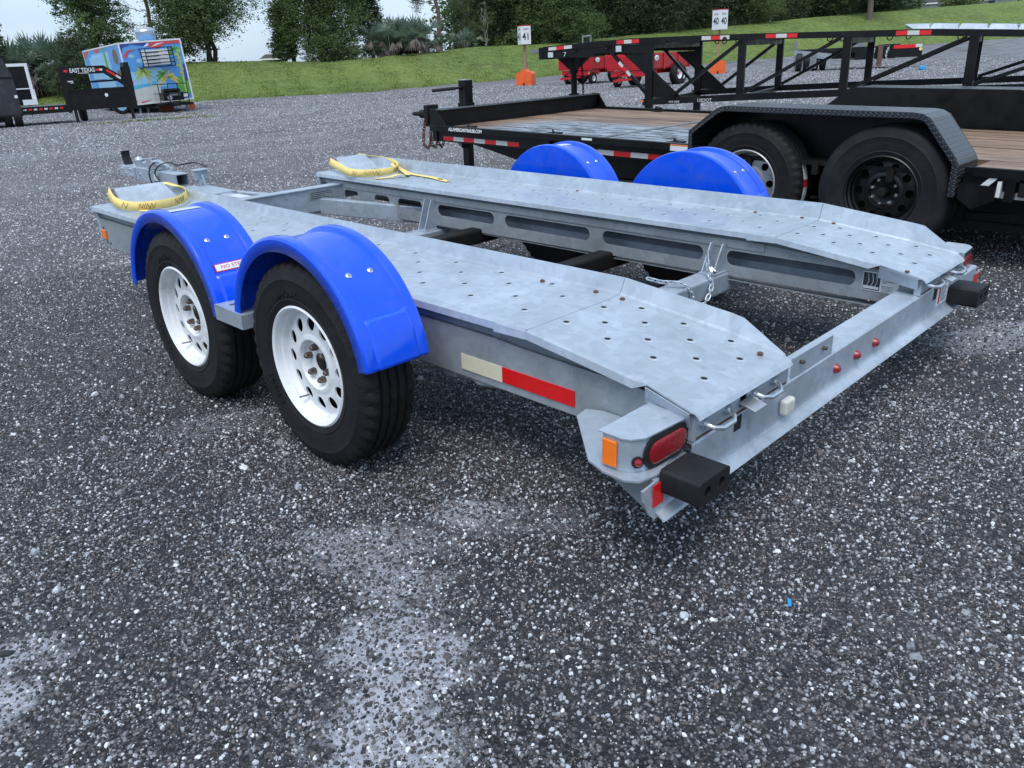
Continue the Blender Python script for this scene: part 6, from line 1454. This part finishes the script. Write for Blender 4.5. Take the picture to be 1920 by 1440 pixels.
def frond(cx, cz, ang, ln, droop, w_=.05):
    pts = []; n = 7
    for k in range(n+1): t = k/n; pts.append((cx+math.cos(ang)*ln*t, cz+math.sin(ang)*ln*t-droop*t*t))
    up_, dn = [], []
    for k, (x, z) in enumerate(pts):
        t = k/n; ww = w_*math.sin(PI*min(1, t*.9+.1)); up_.append((x, z+ww*.25)); dn.append((x, z-ww))
    return up_+dn[::-1]
def ell(cx, cz, rx, rz, n=18): return [(cx+rx*math.cos(2*PI*k/n), cz+rz*math.sin(2*PI*k/n)) for k in range(n)]
face('print_sky_glow', PSKY2, [[(.04, .25), (.62, .25), (.6, .55), (.35, .62), (.2, .5), (.04, .56)], ell(.16, .78, .05, .03), ell(.28, .70, .06, .035)], d=.003)
face('print_sea', PSEA, [[(.0, .24), (.45, .28), (.45, .35), (.0, .30)]], d=.005)
face('print_sand', PSAND, [[(.0, .0), (.50, .0), (.50, .30), (.25, .27), (.0, .24)]], d=.006)
face('print_palm_trunk', PYE, [[(.27, .5), (.29, .5), (.40, .27), (.38, .26)], [(.90, .0), (.92, 0), (.92, .8), (.90, .8)]], d=.007)
face('print_palm', PYG, [frond(.28, .53, a, .17, .06+.05*abs(math.cos(a)), .035) for a in np.linspace(-.2, PI+.2, 7)]+[frond(.28, .53, a, .14, .12, .035) for a in (-.5, -.9, -2.2, -2.7)], d=.009)
face('print_palm_shadow', PDK, [frond(.28, .55, a, .12, .05, .03) for a in (1.3, 1.7, 2.1)], d=.011)
face('print_palm', PYE, [frond(.66, .40, a, .20, .06+.08*abs(math.cos(a)), .045) for a in np.linspace(-.1, PI+.1, 8)], d=.008)
face('print_palm', PGR, [frond(.62, .46, a, .18, .10, .04) for a in (1.2, 1.7, 2.3, 2.8, 3.3)], d=.010)
face('print_palm', PGR, [frond(.86, .85, a, .13, .08, .04) for a in (-.4, .5, 1.3, 2.2, 3.0, 3.6)], d=.010)
face('print_shrubs', PGR, [[(.76, .10), (.98, .10), (.98, .36), (.9, .40), (.78, .38)]], d=.005)
face('print_leaves', PYG, [ell(.9+.03*math.sin(k*2.3), .45+.06*k, .035, .025, 9) for k in range(7)], d=.012)
face('print_swoosh', PNV, [[(.02, .97), (.03, .86), (.05, .93), (.2, .965), (.4, .93), (.47, .91), (.47, .99), (.03, .99)], [(.93, .30), (.99, .32), (.99, .62), (.95, .58)], [(.60, .02), (.9, .03), (.97, .10), (.92, .06), (.72, .05)]], d=.013)
face('print_swoosh', PRD, [[(.47, .90), (.6, .87), (.75, .93), (.96, .93), (.99, .88), (.99, .99), (.49, .99)], [(.04, .80), (.12, .88), (.25, .885), (.13, .85), (.06, .74)], [(.0, .50), (.06, .46), (.09, .38), (.06, .30), (.01, .26)], [(.02, .14), (.08, .05), (.04, .06)], [(.14, .04), (.30, .06), (.14, .015)]], d=.014)
face('print_highlight', 'white', [[(.38, .91), (.44, .96), (.48, .97), (.46, .92)], [(.50, .90), (.74, .96), (.6, .95)], [(.75, .04), (.92, .05), (.93, .10), (.76, .09)]], d=.0155)
S_ = lambda y, z: (y, F0+z*(F1-F0))
face('side_print_sky', PSKY2, [[S_(2.2, .10), S_(5.9, .10), S_(5.9, .9), S_(2.2, .9)]], side=True, d=.003)
face('side_print_food', PBR, [[(y*1.0, z) for y, z in ell(1.0, F0+c*(F1-F0), .42, .26)] for c in (.80, .46, .12)], side=True, d=.006)
face('side_print_green', PGR, [[S_(.0, .0), S_(.5, .0), S_(.9, .25), S_(1.1, .62), S_(.0, .35)], [S_(2.6, .45), S_(3.2, .45), S_(3.1, .97), S_(2.8, .97)]], side=True, d=.004)
face('side_print_swoosh', PRD, [[S_(3.4, .99), S_(5.3, .99), S_(4.4, .90)], [S_(6.0, .99), S_(7.5, .95), S_(7.5, .82), S_(6.6, .93)]], side=True, d=.005)
face('serving_hatch', 'print_pale_blue', [[S_(3.7, .45), S_(6.3, .45), S_(6.3, .85), S_(3.7, .85)]], side=True, d=.03)
face('hatch_trim', 'white', [[S_(3.6, .64), S_(6.3, .64), S_(6.3, .68), S_(3.6, .68)]], side=True, d=.09)
b = MB()
for x0, x1, y0, y1, z0, z1 in ((-.012, .035, -.02, .03, F0-.01, F1+.01), (FW-.035, FW+.012, -.02, .03, F0-.01, F1+.01), (.035, FW-.035, -.02, .03, F1-.04, F1+.01), (.035, FW-.035, -.02, .03, F0-.01, F0+.03), (-.012, .03, .03, FL, F1-.04, F1+.01), (FW-.03, FW+.012, .03, FL, F1-.04, F1+.01), (-.012, .03, FL-.03, FL+.01, F0, F1-.04)):
    b.box(x0, x1, y0, y1, z0, z1)
b.build('edge_trim', 'white', body)
# caged window
CG = (.29*FW, .80*FW, F0+.58*(F1-F0), F0+.88*(F1-F0))
b = MB(); b.box(CG[0]+.06, CG[1]-.1, -.06, -.02, CG[2]+.06, CG[3]-.05); wn = b.build('window', 'white', body)
b = MB()
for k in range(4): b.box(CG[0]+.2, CG[0]+.65, -.066, -.061, CG[2]+.10+k*.12, CG[2]+.15+k*.12)
b.build('louvre', 'steel_grey', wn)
b = MB(); y_ = -.28
for x in (CG[0], CG[0]+.16, CG[1]-.14, CG[1]): b.bar((x, y_, CG[2]), (x, y_, CG[3]), .028)
for k in range(6): z = CG[2]+(CG[3]-CG[2])*k/5; b.bar((CG[0], y_, z), (CG[1], y_, z), .028)
for x in (CG[0], CG[1]):
    for z in (CG[2], CG[3]): b.bar((x, y_, z), (x, 0, z), .028)
b.build('window_cage', 'black', body)
# generator and rack on the drawbar
GX0, GX1 = .34*FW, .80*FW
b = MB(); b.box(GX0-.05, GX1+.12, -.95, -.05, F0-.06, F0+.02); b.bar((FW/2, -.9, .26), (FW/2, -2.0, .30), .12); b.build('drawbar', 'black', FD)
b = MB()
for x in (GX0, (GX0*2+GX1)/3, (GX0+2*GX1)/3, GX1):
    b.bar((x, -.95, F0), (x, -.95, F0+.66), .026)
for z in (F0+.02, F0+.34, F0+.66): b.bar((GX0, -.95, z), (GX1, -.95, z), .026)
for x in (GX0, GX1):
    for z in (F0+.34, F0+.66): b.bar((x, -.95, z), (x, -.1, z), .026)
b.build('generator_rack', 'black', FD)
b = MB(); b.box(GX0+.15, GX1-.12, -.85, -.30, F0+.10, F0+.38); b.box(GX0+.2, GX1-.2, -.80, -.35, F0+.38, F0+.50); gn = b.build('generator', 'black', FD, bevel=.04)
b = MB(); b.box(GX0+.35, GX1-.25, -.87, -.851, F0+.26, F0+.36); b.build('control_panel', 'steel_grey', gn)
b = MB(); b.tube([(GX0+.35, -.82, F0+.20), (GX0+.35, -.88, F0+.20)], .08, 16); b.build('engine', 'alu', gn)
b = MB(); b.box(.05, FW-.05, .05, FL-.1, .20, .29); b.build('chassis', 'black_matt', FD)
for x in (.1, FW-.1):
    for y in (4.2, 5.0):
        b = MB(); b.lathe([(.16, -.09), (.27, -.1), (.30, -.07), (.30, .07), (.27, .1), (.16, .09)], (x, y, .30), 24); ty = b.build('tyre', 'rubber', FD); b = MB(); b.disc((x-.095, y, .30), .17); b.build('rim', 'white_rim', ty)
for x, y in ((.2, .15), (.5, .3), (FW-.25, .2)):
    b = MB(); b.box(x-.03, x+.03, y-.03, y+.03, 0, .25); b.box(x-.08, x+.08, y-.08, y+.08, 0, .015); b.build('stabiliser_leg', 'galv_dull', FD)
# roof exhaust
b = MB(); b.lathe([(.27, 0), (.27, .06), (.30, .07), (.36, .20), (.36, .36), (.38, .38), (.36, .42), (.24, .50), (.001, .53)], (1.42, 1.9, F1), 36, axis='z'); b.build('exhaust_fan', 'alu', body)
# orange barrier behind it
for k, (x, y) in enumerate(((12.05, 31.0), (12.95, 30.75))):
    b = MB(); b.prism([(-.28 if k == 0 else -.12, 0), (.28 if k == 0 else .12, 0), (.24 if k == 0 else .10, .24), (-.24 if k == 0 else -.10, .24)], 'y', -.14, .14); o = tag(b.build('orange_block', 'orange', bevel=.03), ('wide orange plastic block on the gravel under the front of the food trailer' if k == 0 else 'small orange block beside the stabiliser leg of the food trailer'), 'block'); o.location = (x, y, 0); o.rotation_euler = (0, 0, -.4)
# two wheels with pale rims parked under the left side
for k, dx in enumerate((0, .36)):
    b = MB(); b.lathe([(.15, -.09), (.25, -.1), (.29, -.07), (.29, .07), (.25, .1), (.15, .09)], (-.25+dx, 1.0+dx, .29), 24, axis='y'); ty = b.build('tyre', 'rubber', FD); b = MB(); b.disc((-.25+dx, .905+dx, .29), .17, 'y'); b.build('rim', 'print_pale_blue', ty)

# ------------------------------------------------------------------ black gooseneck trailer
GN = thing('gooseneck_trailer', 'black gooseneck trailer parked in front of the food trailer with white lettering on its neck', 'trailer', (7.39, 27.09, 0), (0, 0, -.28))
GN.scale = (.885, 1, 1)
for y in (0, 1.1):
    b = MB(); b.box(-.06, .06, y-.05, y+.05, .30, 1.62); b.build('neck_upright', 'black', GN)
    b = MB(); b.box(.061, 1.36, y-.05, y+.05, 1.40, 1.62); b.build('neck_beam', 'black', GN)
    b = MB(); b.hexa([(1.361, y-.05, 1.42), (1.98, y-.05, 1.02), (1.98, y+.05, 1.02), (1.361, y+.05, 1.42), (1.361, y-.05, 1.62), (1.98, y-.05, 1.22), (1.98, y+.05, 1.22), (1.361, y+.05, 1.62)]); b.build('neck_slope', 'black', GN)
    b = MB(); b.box(1.985, 2.19, y-.06, y+.06, .30, 1.55); b.build('front_upright', 'black', GN)
b = MB(); b.box(2.0, 2.17, -.06, 1.16, 1.552, 1.68); b.tube([(2.08, .5, 1.5), (2.08, .5, .95)], .09, 14); b.build('coupler', 'black', GN)
b = MB(); b.box(.061, 1.98, -.03, .03, .36, .93); b.box(.061, 1.98, -.06, .06, .931, .97); pn = b.build('toolbox', 'black', GN); b = MB(); b.tube([(1.25, -.031, .76), (1.25, -.04, .76)], .055, 12); b.build('round_sticker', 'white', pn)
b = MB(); b.prism([(.062, 1.36), (.40, 1.36), (.09, .75)], 'y', -.035, -.01); gs = b.build('gusset_plate', 'black', GN)
b = MB(); b.box(.13, .30, -.037, -.0355, 1.19, 1.215); b.box(.2, .31, -.037, -.0355, 1.15, 1.165); b.build('script_decal', 'white', gs)
b = MB(); b.bar((.3, 1.1, 1.15), (1.95, 1.1, 1.18), .06); b.build('cross_bar', 'black', GN)
for x in (.16, 1.98):
    b = MB(); b.box(x-.05, x+.05, -.06, .04, 0, .36); b.box(x-.12, x+.12, -.12, .1, 0, .02); b.build('landing_leg', 'black_matt', GN)
text('EAST TEXAS', .17, 'white', 'lettering', GN, basis((.66, -.052, 1.50), (1, 0, 0), (0, 0, 1)), .001, bold=.003, sx=.86)
b = MB(); b.box(.50, .85, -.054, -.052, 1.415, 1.43); b.build('underline', 'white', GN)
for x0, x1, c in ((.08, .20, 'tape_red'), (1.08, 1.20, 'tape_red'), (1.205, 1.30, 'tape_white')):
    b = MB(); b.box(x0, x1, -.053, -.051, 1.47, 1.53); b.build('reflective_tape', c, GN)
for t0, t1, c in ((.10, .5, 'tape_red'), (.52, .75, 'tape_white')):
    a, e = Vector((1.361, -.053, 1.52)).lerp(Vector((1.98, -.053, 1.12)), t0), Vector((1.361, -.053, 1.52)).lerp(Vector((1.98, -.053, 1.12)), t1); b = MB(); b.bar(a, e, .06, .003, up=(0, 1, 0)); b.build('reflective_tape', c, GN)
b = MB(); b.box(-6, -.061, 0, .08, .33, .50); b.box(-6, -.061, 1.9, 1.98, .33, .50); b.box(-6, -.061, .081, 1.9, .50, .54); b.build('deck', 'black', GN)
for k in range(11):
    b = MB(); b.box(-.30-k*.16, -.20-k*.16, -.012, -.001, .44, .49); b.build('reflective_tape', ('tape_red', 'tape_white')[k % 2], GN)
for x, y in ((.42, .8), (.42, 1.6), (-3.5, .2), (-2.8, .2)):
    b = MB(); b.lathe([(.16, -.1), (.28, -.11), (.33, -.07), (.33, .07), (.28, .11), (.16, .1), (.001, .05)], (x, y, .33), 24, axis='y' if x < 0 else 'x'); b.build('tyre', 'rubber', GN)

# ------------------------------------------------------------------ black enclosed trailer at the left edge
EN = thing('enclosed_trailer', 'dusty black enclosed trailer cut off by the left edge of the photo', 'trailer', (6.10, 27.26, 0), (0, 0, -.25))
M['dusty_black'] = mat('dusty_black_sheet', (.022, .024, .030), .5, 0, noise=.2, nscale=2, dirt=(.16, .15, .15), dirt_amt=.5, dscale=1.6)
b = MB(); b.prism([(-3.2, .30), (0, .30), (-.02, 1.42), (-.16, 1.93), (-3.2, 1.99)], 'y', 0, 2.0); bd = b.build('body', 'dusty_black', EN, bevel=.02)
b = MB(); b.box(-3.2, -.02, -.012, -.001, 1.36, 1.42); b.box(-3.2, -.005, -.014, -.001, .30, .36); b.build('trim', 'black', bd)
b = MB(); b.box(-3, -.3, .1, 1.9, .16, .299); b.build('chassis', 'black_matt', EN)
for x, y in ((-.15, .25), (-.42, .3), (-.15, 1.5), (-1.1, .1)):
    b = MB(); b.lathe([(.14, -.1), (.25, -.11), (.29, -.08), (.29, .08), (.25, .11), (.14, .1)], (x, y, .29), 20, axis='x'); b.build('tyre', 'rubber', EN)
b = MB(); b.box(-.76, -.72, -.35, -.31, 0, .55); b.box(-.84, -.66, -.42, -.24, 0, .02); b.build('tongue_jack', 'galv', EN)
b = MB(); b.box(-.10, -.02, -.016, -.0125, .82, .90); b.build('sticker', 'white', bd)
# white framed rack behind it
WR = thing('ramp_rack', 'black panel with a white metal frame standing behind the black enclosed trailer', 'trailer', polar(.276, 39.5, 0), (0, 0, -.27))
b = MB(); b.box(-1.6, -.02, .02, .06, .40, 1.90); b.build('panel', 'black', WR)
b = MB(); b.box(-1.6, .10, -.02, .018, 1.86, 1.97); b.box(-.02, .10, -.02, .10, .62, 1.859); b.build('frame', 'white', WR)
b = MB(); b.box(-.38, .14, -.10, .3, .40, .60); b.box(.06, .14, -.05, .05, .601, .98); b.build('lower_bracket', 'white', WR)
b = MB(); b.box(-.5, -.02, -.03, .019, 1.0, 1.04); b.build('cross_bar', 'white', WR)
for x in (-1.4, -.2):
    b = MB(); b.box(x-.06, x+.06, -.1, .6, 0, .40); b.build('leg', 'black_matt', WR)
# weeds coming through the lot
wp = []
for cx, cy, rx, n in ((9.3, 24.2, .9, 260), (8.4, 24.8, .5, 90), (7.1, 24.9, .4, 50), (10.4, 26.3, .7, 70), (16.9, 34.5, 2.2, 200), (24, 31, 1.5, 90)):
    q = rng.normal(size=(n, 2))*np.array([rx, rx*.35]); wp += [(cx+a, cy-a*.3+c, 0) for a, c in q]
blades('weeds', wp, .05, .02, 'grass', kind='stuff')
